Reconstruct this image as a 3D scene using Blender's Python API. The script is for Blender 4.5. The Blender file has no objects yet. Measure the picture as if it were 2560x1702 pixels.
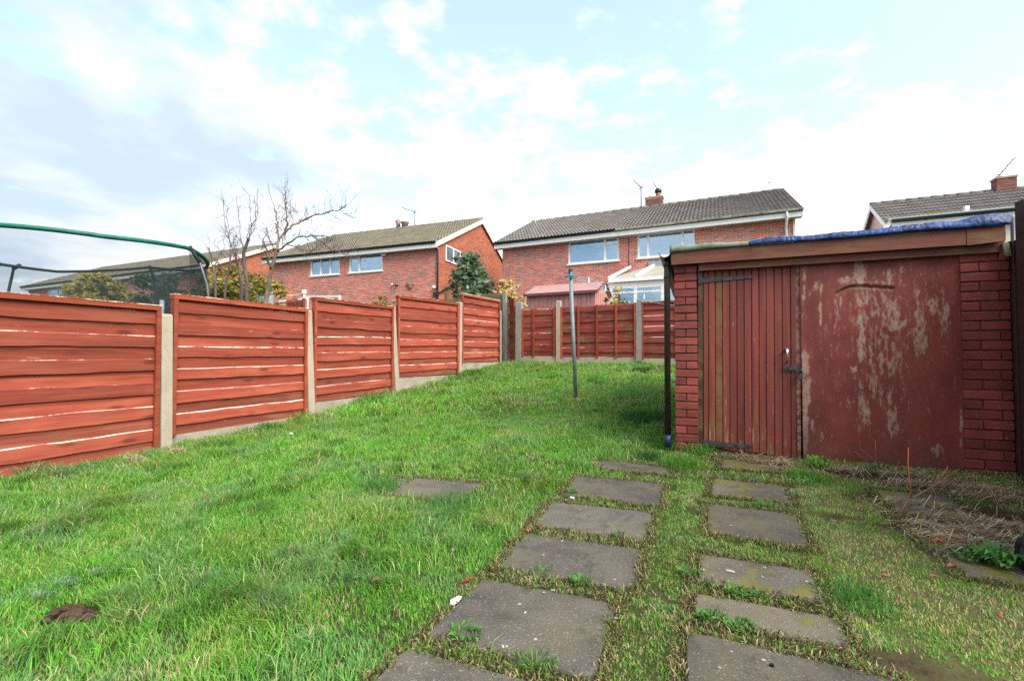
import bpy, bmesh, math, random
import numpy as np
from mathutils import Vector, Matrix, noise as mnoise

random.seed(7)
RNG = np.random.default_rng(11)
R = math.radians
EYE = 1.02            # camera height over the near ground
FPX = 1130.0          # focal length in pixels of the 2560 px wide photograph
PITCH = math.atan(34 / FPX)
SC = bpy.context.scene
COL = SC.collection

# ------------------------------------------------------------------ camera
cam_d = bpy.data.cameras.new('camera')
cam_d.sensor_width = 36
cam_d.lens = 36 * FPX / 2560
cam_d.clip_start = 0.05
cam_d.clip_end = 3000
cam = bpy.data.objects.new('camera', cam_d)
cam.location = (0, 0, EYE)
cam.rotation_euler = (math.pi / 2 + PITCH, 0, 0)
COL.objects.link(cam)
SC.camera = cam

# ------------------------------------------------------------------ light
SUN_EL, SUN_AZ = 46.0, 136.0     # azimuth measured from +Y towards +X
world = bpy.data.worlds.new('World')
SC.world = world
world.use_nodes = True
wn, wl = world.node_tree.nodes, world.node_tree.links
wn.clear()
def W(t, **k):
    n = wn.new(t)
    for a, b in k.items():
        setattr(n, a, b)
    return n
out = W('ShaderNodeOutputWorld')
sky = W('ShaderNodeTexSky', sky_type='NISHITA')
sky.sun_disc = False
sky.sun_elevation = R(SUN_EL)
sky.sun_rotation = R(SUN_AZ)
sky.altitude = 50
sky.air_density = 1.0
sky.dust_density = 1.2
sky.ozone_density = 1.0
bg_sky = W('ShaderNodeBackground')
tint = W('ShaderNodeMix', data_type='RGBA', blend_type='MULTIPLY')
tint.inputs[0].default_value = 1
tint.inputs[7].default_value = (1.25, 1.30, 1.10, 1)
wl.new(sky.outputs[0], tint.inputs[6])
wl.new(tint.outputs[2], bg_sky.inputs[0])
bg_sky.inputs[1].default_value = 0.15
# clouds: noise over the direction projected on a high flat layer
tc = W('ShaderNodeTexCoord')
sep = W('ShaderNodeSeparateXYZ')
wl.new(tc.outputs['Generated'], sep.inputs[0])
def wm(op, a, b=None, c=None, clamp=False):
    n = W('ShaderNodeMath', operation=op)
    n.use_clamp = clamp
    for i, v in enumerate((a, b, c)):
        if v is None:
            continue
        if isinstance(v, (int, float)):
            n.inputs[i].default_value = v
        else:
            wl.new(v, n.inputs[i])
    return n.outputs[0]
zc = wm('ADD', wm('MAXIMUM', sep.outputs[2], 0.0), 0.16)
px_ = wm('DIVIDE', sep.outputs[0], zc)
py_ = wm('DIVIDE', sep.outputs[1], zc)
cmb = W('ShaderNodeCombineXYZ')
wl.new(px_, cmb.inputs[0]); wl.new(py_, cmb.inputs[1])
def wnoise(scale, det, rough, off, dist=0.0, sy=1.0):
    mp = W('ShaderNodeMapping')
    mp.inputs['Location'].default_value = off
    mp.inputs['Scale'].default_value = (1, sy, 1)
    mp.inputs['Rotation'].default_value = (0, 0, 0.35)
    wl.new(cmb.outputs[0], mp.inputs[0])
    n = W('ShaderNodeTexNoise')
    n.inputs['Scale'].default_value = scale
    n.inputs['Detail'].default_value = det
    n.inputs['Roughness'].default_value = rough
    n.inputs['Distortion'].default_value = dist
    wl.new(mp.outputs[0], n.inputs['Vector'])
    return n.outputs[0]
big = wnoise(0.62, 3, 0.5, (3.1, 0.4, 0))
mid = wnoise(1.9, 9, 0.60, (1.3, 2.2, 4), 0.25, 1.5)
puff = wnoise(6.5, 6, 0.58, (0.3, 5.2, 1), 0.15)
cl = wm('ADD', wm('MULTIPLY', big, 0.95), wm('ADD', wm('MULTIPLY', mid, 0.62), wm('ADD', wm('MULTIPLY', puff, 0.80), -0.25)))
low = wm('MULTIPLY', wm('SUBTRACT', 0.42, sep.outputs[2], clamp=True), 0.95)   # thicker towards the horizon
def wsm(v, a, b, lo, hi):
    n = W('ShaderNodeMapRange', interpolation_type='SMOOTHSTEP')
    n.inputs['From Min'].default_value = a; n.inputs['From Max'].default_value = b
    n.inputs['To Min'].default_value = lo; n.inputs['To Max'].default_value = hi
    wl.new(v, n.inputs['Value'])
    return n.outputs[0]
side = wsm(sep.outputs[0], -0.15, 0.30, 0.05, -0.10)      # thinner cloud towards +X
left = wsm(sep.outputs[0], -0.66, -0.30, 0.36, 0.0)       # greyer cloud towards -X
cov = W('ShaderNodeMapRange', interpolation_type='SMOOTHSTEP')
cov.inputs['From Min'].default_value = 0.86
cov.inputs['From Max'].default_value = 1.10
wl.new(wm('ADD', wm('ADD', cl, low), side), cov.inputs['Value'])
# grey undersides on some of the cloud
gr = W('ShaderNodeMapRange', interpolation_type='SMOOTHSTEP')
gr.inputs['From Min'].default_value = 0.48
gr.inputs['From Max'].default_value = 0.74
wl.new(wm('ADD', wnoise(0.9, 6, 0.55, (7.4, 3.3, 9), 0.2), wm('MULTIPLY', left, 0.5)), gr.inputs['Value'])
cc = W('ShaderNodeMix', data_type='RGBA')
cc.inputs[6].default_value = (1.0, 1.0, 1.0, 1)
cc.inputs[7].default_value = (0.47, 0.585, 0.71, 1)
wl.new(wm('MULTIPLY', gr.outputs[0], 0.95), cc.inputs[0])
bg_cl = W('ShaderNodeBackground')
bg_cl.inputs[1].default_value = 0.53
wl.new(cc.outputs[2], bg_cl.inputs[0])
mx = W('ShaderNodeMixShader')
wl.new(wm('ADD', wm('MULTIPLY', cov.outputs[0], 0.76), 0.22), mx.inputs[0])   # a thin bright veil everywhere, thick cloud where cov is 1
wl.new(bg_sky.outputs[0], mx.inputs[1]); wl.new(bg_cl.outputs[0], mx.inputs[2])
wl.new(mx.outputs[0], out.inputs[0])

sun_d = bpy.data.lights.new('sun', 'SUN')
sun_d.energy = 2.1
sun_d.angle = R(40)
sun_d.color = (1.0, 0.93, 0.83)
sun = bpy.data.objects.new('sun', sun_d)
sv = Vector((math.sin(R(SUN_AZ)) * math.cos(R(SUN_EL)), math.cos(R(SUN_AZ)) * math.cos(R(SUN_EL)), math.sin(R(SUN_EL))))
sun.rotation_euler = sv.to_track_quat('Z', 'Y').to_euler()
sun.location = (30, 10, 30)
COL.objects.link(sun)

SC.view_settings.view_transform = 'Standard'
SC.view_settings.look = 'None'
SC.view_settings.exposure = 1.4
SC.view_settings.gamma = 1
SC.view_settings.use_curve_mapping = False
SC.cycles.max_bounces = 8
SC.cycles.transparent_max_bounces = 16
SC.cycles.use_denoising = False

# ------------------------------------------------------------------ photo geometry -> world
def ray(px, py):
    x = (px - 1280) / FPX
    y = -(py - 851) / FPX
    return Vector((x, math.cos(PITCH) - math.sin(PITCH) * y, math.sin(PITCH) + math.cos(PITCH) * y))

VT = [-60, -5, 1.5, 2.9, 4.6, 6.6, 8.5, 10.4, 12, 16, 25, 400]
ZT = [-1.02, -1.02, -1.01, -1.0, -0.895, -0.71, -0.46, -0.225, -0.15, -0.08, -0.05, -0.05]
C24, S24 = math.cos(R(24)), math.sin(R(24))
def g(x, y):
    x = np.asarray(x, float); y = np.asarray(y, float)
    v = y * C24 + x * S24
    b = np.interp(v, VT, ZT) + EYE
    w = 0.012 * np.sin(x * 2.3 + 1.0) * np.sin(y * 1.9) + 0.007 * np.sin(x * 5.1) * np.cos(y * 6.3 + 0.6)
    return b + w
def gz(x, y):
    return float(g(x, y))
def gp(px, py):
    """point of the ground seen at a photo pixel"""
    d = ray(px, py)
    t0, t1 = 0.3, 60.0
    f = lambda t: EYE + d.z * t - gz(d.x * t, d.y * t)
    t = t0
    while t < t1 and f(t) > 0:
        t += 0.05
    a, b = t - 0.05, t
    for _ in range(20):
        m = (a + b) / 2
        if f(m) > 0: a = m
        else: b = m
    return Vector((d.x * b, d.y * b, gz(d.x * b, d.y * b)))
def at(px, py, Y):
    d = ray(px, py)
    return Vector((0, 0, EYE)) + d * (Y / d.y)

class Frame:
    """upright local frame: x along ang, y to its left, z up"""
    def __init__(s, o, ang):
        s.o = Vector(o); s.ang = ang
        s.ex = Vector((math.cos(ang), math.sin(ang), 0)); s.ey = Vector((-math.sin(ang), math.cos(ang), 0))
    def hit(s, px, py, v=0.0):
        d = ray(px, py); o = Vector((0, 0, EYE)) - s.o
        t = (v - o.dot(s.ey)) / d.dot(s.ey)
        return o.dot(s.ex) + t * d.dot(s.ex), o.z + t * d.z
    def w(s, u, v, z=0.0):
        return s.o + s.ex * u + s.ey * v + Vector((0, 0, z))
    def loc(s, p):
        q = Vector(p) - s.o
        return Vector((q.dot(s.ex), q.dot(s.ey), q.z))

def vnoise(x, y, scale, seed):
    r = np.random.default_rng(seed).random((256, 256))
    x = np.asarray(x) / scale + 57.3; y = np.asarray(y) / scale + 91.7
    xi = np.floor(x).astype(int); yi = np.floor(y).astype(int)
    fx = x - xi; fy = y - yi
    fx = fx * fx * (3 - 2 * fx); fy = fy * fy * (3 - 2 * fy)
    a = r[xi % 256, yi % 256]; b = r[(xi + 1) % 256, yi % 256]
    c = r[xi % 256, (yi + 1) % 256]; d = r[(xi + 1) % 256, (yi + 1) % 256]
    return (a * (1 - fx) + b * fx) * (1 - fy) + (c * (1 - fx) + d * fx) * fy
def sst(a, b, x):
    t = np.clip((x - a) / (b - a), 0, 1)
    return t * t * (3 - 2 * t)

# ------------------------------------------------------------------ materials
class N:
    def __init__(s, name, rough=0.7, spec=0.4):
        s.m = bpy.data.materials.new(name); s.m.use_nodes = True
        s.n, s.l = s.m.node_tree.nodes, s.m.node_tree.links
        s.b = s.n['Principled BSDF']
        s.b.inputs['Roughness'].default_value = rough
        s.b.inputs['Specular IOR Level'].default_value = spec
        s.tc = s.n.new('ShaderNodeTexCoord')
    def put(s, sock, v):
        if isinstance(v, (int, float)): sock.default_value = v
        elif isinstance(v, (tuple, list)): sock.default_value = tuple(v) + ((1,) if len(v) == 3 and sock.type == 'RGBA' else ())
        else: s.l.new(v, sock)
    def vec(s, src='Object', scale=(1, 1, 1), loc=(0, 0, 0), perobj=False):
        mp = s.n.new('ShaderNodeMapping')
        mp.inputs['Scale'].default_value = scale; mp.inputs['Location'].default_value = loc
        if src == 'World':
            o = s.n.new('ShaderNodeNewGeometry').outputs['Position']
        else:
            o = s.tc.outputs[src]
        s.l.new(o, mp.inputs[0])
        if perobj:
            oi = s.n.new('ShaderNodeObjectInfo')
            a = s.n.new('ShaderNodeVectorMath'); a.operation = 'ADD'
            k = s.n.new('ShaderNodeVectorMath'); k.operation = 'SCALE'; k.inputs[3].default_value = 1
            cb = s.n.new('ShaderNodeCombineXYZ')
            for i, q in enumerate((37.0, 61.0, 23.0)):
                s.l.new(s.math('MULTIPLY', oi.outputs['Random'], q), cb.inputs[i])
            s.l.new(mp.outputs[0], a.inputs[0]); s.l.new(cb.outputs[0], a.inputs[1])
            return a.outputs[0]
        return mp.outputs[0]
    def noise(s, vec, scale, det=4, rough=0.55, dist=0.0):
        n = s.n.new('ShaderNodeTexNoise')
        n.inputs['Scale'].default_value = scale; n.inputs['Detail'].default_value = det
        n.inputs['Roughness'].default_value = rough; n.inputs['Distortion'].default_value = dist
        s.l.new(vec, n.inputs['Vector'])
        return n.outputs[0]
    def voro(s, vec, scale, rnd=1.0, out='Distance'):
        n = s.n.new('ShaderNodeTexVoronoi'); n.inputs['Scale'].default_value = scale
        n.inputs['Randomness'].default_value = rnd
        s.l.new(vec, n.inputs['Vector'])
        return n.outputs[out]
    def ramp(s, v, a, b, lo=0.0, hi=1.0):
        n = s.n.new('ShaderNodeMapRange'); n.interpolation_type = 'SMOOTHSTEP'
        s.l.new(v, n.inputs['Value'])
        n.inputs['From Min'].default_value = a; n.inputs['From Max'].default_value = b
        n.inputs['To Min'].default_value = lo; n.inputs['To Max'].default_value = hi
        return n.outputs[0]
    def math(s, op, a, b=0.0, clamp=False):
        n = s.n.new('ShaderNodeMath'); n.operation = op; n.use_clamp = clamp
        s.put(n.inputs[0], a); s.put(n.inputs[1], b)
        return n.outputs[0]
    def mix(s, f, a, b, blend='MIX'):
        n = s.n.new('ShaderNodeMix'); n.data_type = 'RGBA'; n.blend_type = blend
        s.put(n.inputs[0], f); s.put(n.inputs[6], a); s.put(n.inputs[7], b)
        return n.outputs[2]
    def attr(s, name, out='Color'):
        n = s.n.new('ShaderNodeAttribute'); n.attribute_name = name
        return n.outputs[out]
    def rnd(s):
        return s.n.new('ShaderNodeObjectInfo').outputs['Random']
    def island(s):
        return s.n.new('ShaderNodeNewGeometry').outputs['Random Per Island']
    def steps(s, v, cols):
        n = s.n.new('ShaderNodeValToRGB'); n.color_ramp.interpolation = 'CONSTANT'
        e = n.color_ramp.elements
        while len(e) > 1: e.remove(e[-1])
        for i, c in enumerate(cols):
            q = e[0] if i == 0 else e.new(i / len(cols))
            q.position = i / len(cols); q.color = tuple(c) + (1,)
        s.l.new(v, n.inputs[0])
        return n.outputs[0]
    def val(s, col, f):
        h = s.n.new('ShaderNodeHueSaturation'); s.put(h.inputs['Color'], col); s.put(h.inputs['Value'], f)
        return h.outputs[0]
    def col(s, c):
        s.put(s.b.inputs['Base Color'], c); return s
    def bump(s, h, strength=0.3, dist=0.01):
        n = s.n.new('ShaderNodeBump'); n.inputs['Strength'].default_value = strength; n.inputs['Distance'].default_value = dist
        s.l.new(h, n.inputs['Height']); s.l.new(n.outputs[0], s.b.inputs['Normal'])
        return s

def simple(name, c, rough=0.6, spec=0.4, var=0.25, scale=6, bump=0.0, metal=0.0, c2=None):
    k = N(name, rough, spec)
    n = k.noise(k.vec('Object', perobj=True), scale, 6, 0.6)
    c2 = c2 or tuple(q * (1 - var) for q in c)
    k.col(k.mix(k.ramp(n, 0.35, 0.68), c, c2))
    k.b.inputs['Metallic'].default_value = metal
    if bump: k.bump(n, bump)
    return k.m

def wood_red(name, base, dark, light, grain=(1.2, 30, 30), wear=0.0, pale=0.0, green=0.0):
    k = N(name, 0.72, 0.25)
    v = k.vec('Object', grain, perobj=True)
    n = k.noise(v, 1.0, 8, 0.62, 0.6)
    n2 = k.noise(k.vec('Object', (1.5, 6, 6), perobj=True), 1.0, 3, 0.5, 0.3)
    c = k.mix(k.ramp(n, 0.3, 0.7), base, dark)
    c = k.mix(k.ramp(n2, 0.45, 0.75, 0, 0.55), c, light)
    kn = k.voro(k.vec('Object', (2.2, 7, 7), perobj=True), 1.0)
    c = k.mix(k.ramp(kn, 0.06, 0.24, 0.8, 0.0), c, tuple(q * 0.28 for q in base))
    c = k.val(c, k.ramp(k.rnd(), 0, 1, 0.74, 1.16))
    if wear:
        w = k.noise(k.vec('Object', (5, 26, 26), perobj=True), 1.0, 8, 0.7)
        c = k.mix(k.ramp(w, 0.64, 0.72, 0, wear), c, (0.42, 0.33, 0.22))
    if green:
        w = k.noise(k.vec('World', (1.3, 1.3, 1.3)), 2.2, 4, 0.6)
        c = k.mix(k.ramp(w, 0.52, 0.66, 0, green), c, (0.13, 0.12, 0.03))
    k.col(c); k.bump(n, 0.35, 0.006)
    return k.m

M = {}
M['plank'] = wood_red('stained fence wood', (0.33, 0.068, 0.036), (0.205, 0.038, 0.022), (0.40, 0.105, 0.060), wear=0.4)
M['plank_low'] = wood_red('mud splashed fence wood', (0.285, 0.070, 0.040), (0.18, 0.040, 0.026), (0.40, 0.20, 0.12), wear=0.9, green=0.2)
M['batten'] = wood_red('stained batten wood', (0.33, 0.066, 0.029), (0.23, 0.042, 0.020), (0.38, 0.095, 0.045))
M['plank_old'] = wood_red('aged stained fence wood', (0.27, 0.050, 0.036), (0.17, 0.033, 0.025), (0.32, 0.10, 0.065), wear=0.6, green=0.55)
k = N('bare sawn wood edge', 0.8, 0.2)
en = k.noise(k.vec('Object', (3.2, 1, 1), perobj=True), 1.0, 6, 0.75)
k.col(k.mix(k.ramp(k.math('ADD', en, k.ramp(k.rnd(), 0, 1, -.10, .10)), 0.42, 0.56), (0.30, 0.075, 0.045), (0.80, 0.67, 0.56)))
M['edge'] = k.m
M['plank_grey'] = wood_red('weathered green grey wood', (0.17, 0.16, 0.09), (0.10, 0.105, 0.065), (0.24, 0.22, 0.14))
M['plank_brown'] = wood_red('dark brown creosoted wood', (0.055, 0.022, 0.018), (0.03, 0.014, 0.012), (0.08, 0.035, 0.028))
def concrete(name, c, c2, sp=0.5, stain=(0.10, 0.09, 0.05)):
    k = N(name, 0.88, 0.2)
    v = k.vec('World')
    n = k.noise(v, 4.0, 6, 0.6)
    f = k.noise(v, 120.0, 3, 0.7)
    c = k.mix(k.ramp(n, 0.3, 0.7), c, c2)
    c = k.mix(k.ramp(f, 0.35, 0.75, 0, sp), c, tuple(q * 0.5 for q in c2))
    s = k.noise(k.vec('World', (14, 14, 3)), 1.0, 6, 0.7)
    c = k.mix(k.ramp(s, 0.54, 0.75, 0, 0.35), c, stain)
    k.col(c); k.bump(f, 0.4, 0.004)
    return k.m
M['concrete'] = concrete('concrete post', (0.43, 0.37, 0.29), (0.35, 0.30, 0.235))
M['gravelboard'] = concrete('concrete gravel board', (0.40, 0.35, 0.27), (0.27, 0.235, 0.18), stain=(0.07, 0.06, 0.04))
M['concrete_grey'] = concrete('grey concrete', (0.30, 0.30, 0.27), (0.20, 0.21, 0.20))
def slabmat(name, moss):
    k = N(name, 0.82, 0.35)
    v = k.vec('World')
    n = k.noise(v, 3.5, 5, 0.6)
    c = k.mix(k.ramp(n, 0.32, 0.68), (0.108, 0.092, 0.075), (0.055, 0.047, 0.041))
    c = k.mix(k.ramp(k.noise(v, 1.7, 3, 0.5), 0.42, 0.62, 0, 0.6), c, (0.140, 0.120, 0.076))
    c = k.mix(k.ramp(k.noise(v, 9, 6, 0.7), 0.55, 0.66, 0, 0.55), c, (0.048, 0.040, 0.030))
    f = k.noise(v, 150.0, 2, 0.6)
    c = k.mix(k.ramp(f, 0.60, 0.72, 0, 0.65), c, (0.36, 0.34, 0.31))
    c = k.mix(k.ramp(f, 0.28, 0.40, 0.7, 0), c, (0.03, 0.027, 0.025))
    sp = k.voro(v, 16.0)
    c = k.mix(k.math('MULTIPLY', k.ramp(sp, 0.07, 0.13, 0.8, 0), k.ramp(k.noise(v, 5, 2), 0.5, 0.6)), c, (0.42, 0.41, 0.39))
    c = k.mix(k.ramp(k.noise(v, 6.5, 7, 0.65), 0.60 - 0.13 * moss, 0.70 - 0.1 * moss, 0, 0.85), c,
              k.mix(k.noise(v, 12, 2), (0.06, 0.075, 0.010), (0.20, 0.16, 0.015)) if moss > .5 else (0.05, 0.05, 0.03))
    c = k.val(c, k.ramp(k.rnd(), 0, 1, 0.82, 1.12))
    k.col(c); k.bump(k.math('ADD', f, k.math('MULTIPLY', n, 2.0)), 0.5, 0.004)
    return k.m
M['slab'] = slabmat('concrete paving slab', 0.25)
M['slab_damp'] = slabmat('damp mossy paving slab', 0.55)
M['slab_moss'] = slabmat('mossy paving slab', 1)

BR_H = [(0.52, 0.130, 0.095), (0.58, 0.145, 0.090), (0.47, 0.135, 0.11), (0.62, 0.17, 0.10), (0.33, 0.145, 0.125), (0.50, 0.135, 0.11),
        (0.64, 0.19, 0.11), (0.47, 0.155, 0.13), (0.24, 0.140, 0.130), (0.54, 0.135, 0.09), (0.44, 0.125, 0.10), (0.58, 0.19, 0.14)]
BR_G = [(0.40, 0.125, 0.070), (0.36, 0.110, 0.065), (0.44, 0.15, 0.080), (0.32, 0.095, 0.058), (0.38, 0.13, 0.075)]  # orange tone of the gable: sunlight put into the brick colours
def brickmat(name, cols, island, dirt=0.3):
    k = N(name, 0.85, 0.2)
    r = k.island() if island else k.rnd()
    c = k.steps(r, cols)
    v = k.vec('World')
    c = k.mix(k.ramp(k.noise(v, 1.1, 4, 0.6), 0.4, 0.7, 0, dirt), c, (0.20, 0.11, 0.085))
    c = k.val(c, k.ramp(k.noise(v, 40, 3), 0.2, 0.8, 0.8, 1.2))
    k.col(c)
    return k.m
M['brick_o'] = brickmat('house brick', BR_H, False)
M['brick_i'] = brickmat('house brick mass', BR_H, True)
M['brick_g'] = brickmat('sunlit gable brick', BR_G, True, 0.15)
M['brick_c'] = brickmat('sooty chimney brick', [(.26, .10, .075), (.20, .085, .07), (.30, .12, .08), (.16, .08, .07)], True)
M['mortar'] = simple('pink mortar', (0.74, 0.56, 0.49), 0.9, 0.1, 0.2, 3)
M['mortar_g'] = simple('sunlit gable mortar', (0.56, 0.30, 0.20), 0.9, 0.1, 0.2, 3)  # warm sunlight on the gable put into the mortar colour
def painted(name, c, c2, k2=0.4):
    k = N(name, 0.6, 0.35)
    v = k.vec('World')
    a = k.mix(k.ramp(k.noise(v, 6, 5, 0.6), 0.35, 0.7), c, c2)
    a = k.val(a, k.ramp(k.rnd(), 0, 1, 0.75, 1.2))
    a = k.mix(k.ramp(k.noise(k.vec('World', (9, 9, 22)), 1, 6, 0.7), 0.62, 0.74, 0, k2), a, (0.055, 0.03, 0.028))
    a = k.mix(k.ramp(k.noise(v, 34, 5, 0.7), 0.62, 0.70, 0, 0.6), a, (0.36, 0.19, 0.16))
    a = k.mix(k.ramp(k.noise(v, 14, 6, 0.7), 0.56, 0.68, 0, 0.5), a, (0.09, 0.035, 0.03))
    k.col(a); k.bump(k.noise(v, 30, 4), 0.3, 0.006)
    return k.m
M['brick_paint'] = painted('red painted brick', (0.265, 0.048, 0.038), (0.185, 0.034, 0.029))
M['mortar_paint'] = simple('stained shed mortar', (0.085, 0.032, 0.025), 0.9, 0.1, 0.5, 25, c2=(0.16, 0.10, 0.075))
def doorplank():
    k = N('red painted door board', 0.55, 0.35)
    v = k.vec('Object', perobj=True)
    st = k.noise(k.vec('Object', (28, 28, 1.1), perobj=True), 1.0, 7, 0.65)
    c = k.mix(k.ramp(st, 0.3, 0.7), (0.225, 0.046, 0.034), (0.135, 0.029, 0.024))
    w = k.math('ADD', k.noise(k.vec('Object', (60, 60, 5), perobj=True), 1.0, 9, 0.7), k.ramp(k.rnd(), 0.80, 0.86, 0.0, 0.05))
    zz = k.n.new('ShaderNodeSeparateXYZ'); k.l.new(k.tc.outputs['Object'], zz.inputs[0])
    foot = k.ramp(zz.outputs[2], 0.0, 0.45, 0.10, 0.0)
    c = k.mix(k.ramp(k.math('ADD', w, foot), 0.655, 0.72, 0, 0.7), c, (0.36, 0.22, 0.14))
    al = k.math('ADD', k.noise(k.vec('Object', (14, 14, 2.0), perobj=True), 1.0, 4), k.math('MULTIPLY', foot, 1.6))
    c = k.mix(k.ramp(al, 0.60, 0.80, 0, 0.65), c, (0.15, 0.10, 0.028))
    c = k.val(c, k.ramp(k.rnd(), 0, 1, 0.85, 1.18))
    k.col(c); k.bump(st, 0.3, 0.003)
    return k.m
M['door'] = doorplank()
M['post_worn'] = simple('flaking door post', (0.15, 0.035, 0.028), 0.7, 0.3, 0.5, 26, 0.3, c2=(0.30, 0.19, 0.15))
M['door_bare'] = simple('bare weathered door board', (0.185, 0.100, 0.045), 0.75, 0.2, 0.4, 9, c2=(0.17, 0.045, 0.03))
def wornpanel():
    k = N('flaking red painted panel', 0.5, 0.35)
    a = k.attr('wear')
    sp = k.n.new('ShaderNodeSeparateColor'); k.l.new(a, sp.inputs[0])
    fine = k.noise(k.vec('Object', (34, 34, 13)), 1.0, 10, 0.74)
    finer = k.noise(k.vec('Object', (120, 120, 60)), 1.0, 4, 0.6)
    base = k.mix(k.ramp(k.noise(k.vec('Object', (3, 3, 1.2)), 1.0, 5, 0.6), 0.35, 0.7), (0.235, 0.044, 0.033), (0.145, 0.027, 0.022))
    base = k.mix(k.ramp(k.noise(k.vec('Object', (11, 11, 7)), 1.0, 6, 0.65), 0.6, 0.8, 0, 0.45), base, (0.27, 0.075, 0.055))
    strk = k.noise(k.vec('Object', (46, 46, 7)), 1.0, 8, 0.72)
    s = k.math('ADD', k.math('MULTIPLY', sp.outputs[0], 0.42), k.math('ADD', k.math('ADD', k.math('MULTIPLY', fine, 0.65), k.math('MULTIPLY', strk, 0.65)), k.math('MULTIPLY', finer, 0.40)))
    c = k.mix(k.ramp(s, 0.930, 1.06, 0, 0.80), base, k.mix(k.ramp(finer, 0.35, 0.65), (0.46, 0.34, 0.25), (0.32, 0.16, 0.12)))
    c = k.mix(k.math('MULTIPLY', sp.outputs[1], k.ramp(fine, 0.35, 0.6)), c, (0.075, 0.055, 0.026))
    c = k.mix(k.math('MULTIPLY', sp.outputs[2], k.ramp(finer, 0.3, 0.6)), c, (0.30, 0.31, 0.27))
    k.col(c); k.bump(s, 0.35, 0.004)
    return k.m
M['panel'] = wornpanel()
def fascia():
    k = N('weathered red fascia', 0.6, 0.3)
    n = k.noise(k.vec('Object', (0.9, 22, 22), perobj=True), 1.0, 7, 0.6)
    c = k.mix(k.ramp(n, 0.3, 0.7), (0.185, 0.056, 0.036), (0.115, 0.034, 0.024))
    c = k.mix(k.ramp(k.noise(k.vec('Object', (2.5, 9, 9), perobj=True), 1.0, 6, 0.65), 0.46, 0.70, 0, 0.75), c, (0.19, 0.125, 0.040))
    k.col(c); k.bump(n, 0.25, 0.003)
    return k.m
M['fascia'] = fascia()
M['frame_dark'] = simple('rotten dark door frame', (0.045, 0.028, 0.02), 0.8, 0.2, 0.6, 12, c2=(0.13, 0.08, 0.04))
M['iron'] = simple('weathered iron', (0.075, 0.075, 0.085), 0.5, 0.5, 0.5, 25, metal=0.3, c2=(0.03, 0.028, 0.03))
M['chrome'] = simple('bright handle metal', (0.75, 0.75, 0.78), 0.2, 0.6, 0.1, metal=0.9)
M['pipe'] = simple('black painted cast iron', (0.012, 0.014, 0.022), 0.32, 0.5, 0.3, 9, c2=(0.045, 0.018, 0.014))
M['gutter_black'] = simple('black plastic gutter', (0.012, 0.017, 0.028), 0.35, 0.5)
M['gutter_white'] = simple('dirty white plastic gutter', (0.60, 0.61, 0.55), 0.5, 0.4, 0.5, 3, c2=(0.30, 0.30, 0.20))
M['felt'] = simple('green grey roofing felt', (0.22, 0.27, 0.23), 0.9, 0.1, 0.5, 12, 0.4, c2=(0.14, 0.16, 0.10))
k = N('blue tarpaulin', 0.5, 0.35)
n = k.noise(k.vec('World'), 5, 5, 0.6)
k.col(k.mix(k.ramp(n, 0.35, 0.65), (0.004, 0.022, 0.10), (0.008, 0.055, 0.24))); k.bump(k.math('ADD', k.noise(k.vec('World', (1, 1, 1)), 9, 2, 0.4, 2.0), k.math('MULTIPLY', k.noise(k.vec('World'), 30, 5), .2)), 0.45, 0.04)
M['tarp'] = k.m
M['white'] = simple('white plastic', (0.80, 0.80, 0.79), 0.4, 0.4, 0.06)
M['cream'] = simple('cream painted board', (0.72, 0.62, 0.52), 0.6, 0.3, 0.12)
M['soffit'] = simple('soffit board', (0.60, 0.58, 0.56), 0.7, 0.2, 0.15)
def tilemat(name, c1, c2, lich, isl):
    k = N(name, 0.9, 0.15)
    r = k.island() if isl else k.rnd()
    v = k.vec('World')
    c = k.mix(r, c1, c2)
    c = k.mix(k.ramp(k.noise(v, 22, 5, 0.7), 0.50, 0.68, 0, 0.6), c, lich)
    c = k.mix(k.ramp(k.noise(v, 1.1, 5, 0.6), 0.52, 0.7, 0, 0.4), c, (0.10, 0.11, 0.03))
    k.col(c)
    return k.m
for s, i in (('', False), ('_i', True)):
    M['tile' + s] = tilemat('brown concrete roof tile' + s, (0.185, 0.160, 0.118), (0.120, 0.108, 0.088), (0.28, 0.26, 0.17), i)
    M['tile_grey' + s] = tilemat('grey concrete roof tile' + s, (0.185, 0.160, 0.150), (0.125, 0.112, 0.110), (0.30, 0.28, 0.25), i)
def glassmat(name, tr, tintc=(0.62, 0.78, 0.93)):  # bluish mirror tint stands for blue sky reflected in the panes
    m = bpy.data.materials.new(name); m.use_nodes = True
    n, l = m.node_tree.nodes, m.node_tree.links
    n.clear()
    o = n.new('ShaderNodeOutputMaterial'); gl = n.new('ShaderNodeBsdfGlossy'); t = n.new('ShaderNodeBsdfTransparent'); x = n.new('ShaderNodeMixShader')
    gl.inputs['Roughness'].default_value = 0.03; gl.inputs[0].default_value = tintc + (1,)
    t.inputs[0].default_value = (0.85, 0.92, 0.95, 1)
    x.inputs[0].default_value = tr
    l.new(gl.outputs[0], x.inputs[1]); l.new(t.outputs[0], x.inputs[2]); l.new(x.outputs[0], o.inputs[0])
    return m
M['glass'] = glassmat('window glass', 0.66)
M['glass_roof'] = simple('cloudy polycarbonate roof', (0.36, 0.34, 0.29), 0.5, 0.4, 0.2, 3, c2=(0.30, 0.29, 0.20))
M['blind'] = simple('sky tinted blind', (0.62, 0.78, 0.95), 0.6, 0.2, 0.12)  # blue of the sky reflection put into the blind colour
M['net_curtain'] = simple('white net curtain', (0.74, 0.76, 0.78), 0.8, 0.1, 0.12, 3)
M['curtain'] = simple('gold curtain', (0.55, 0.40, 0.20), 0.8, 0.1, 0.3, 8)
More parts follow.
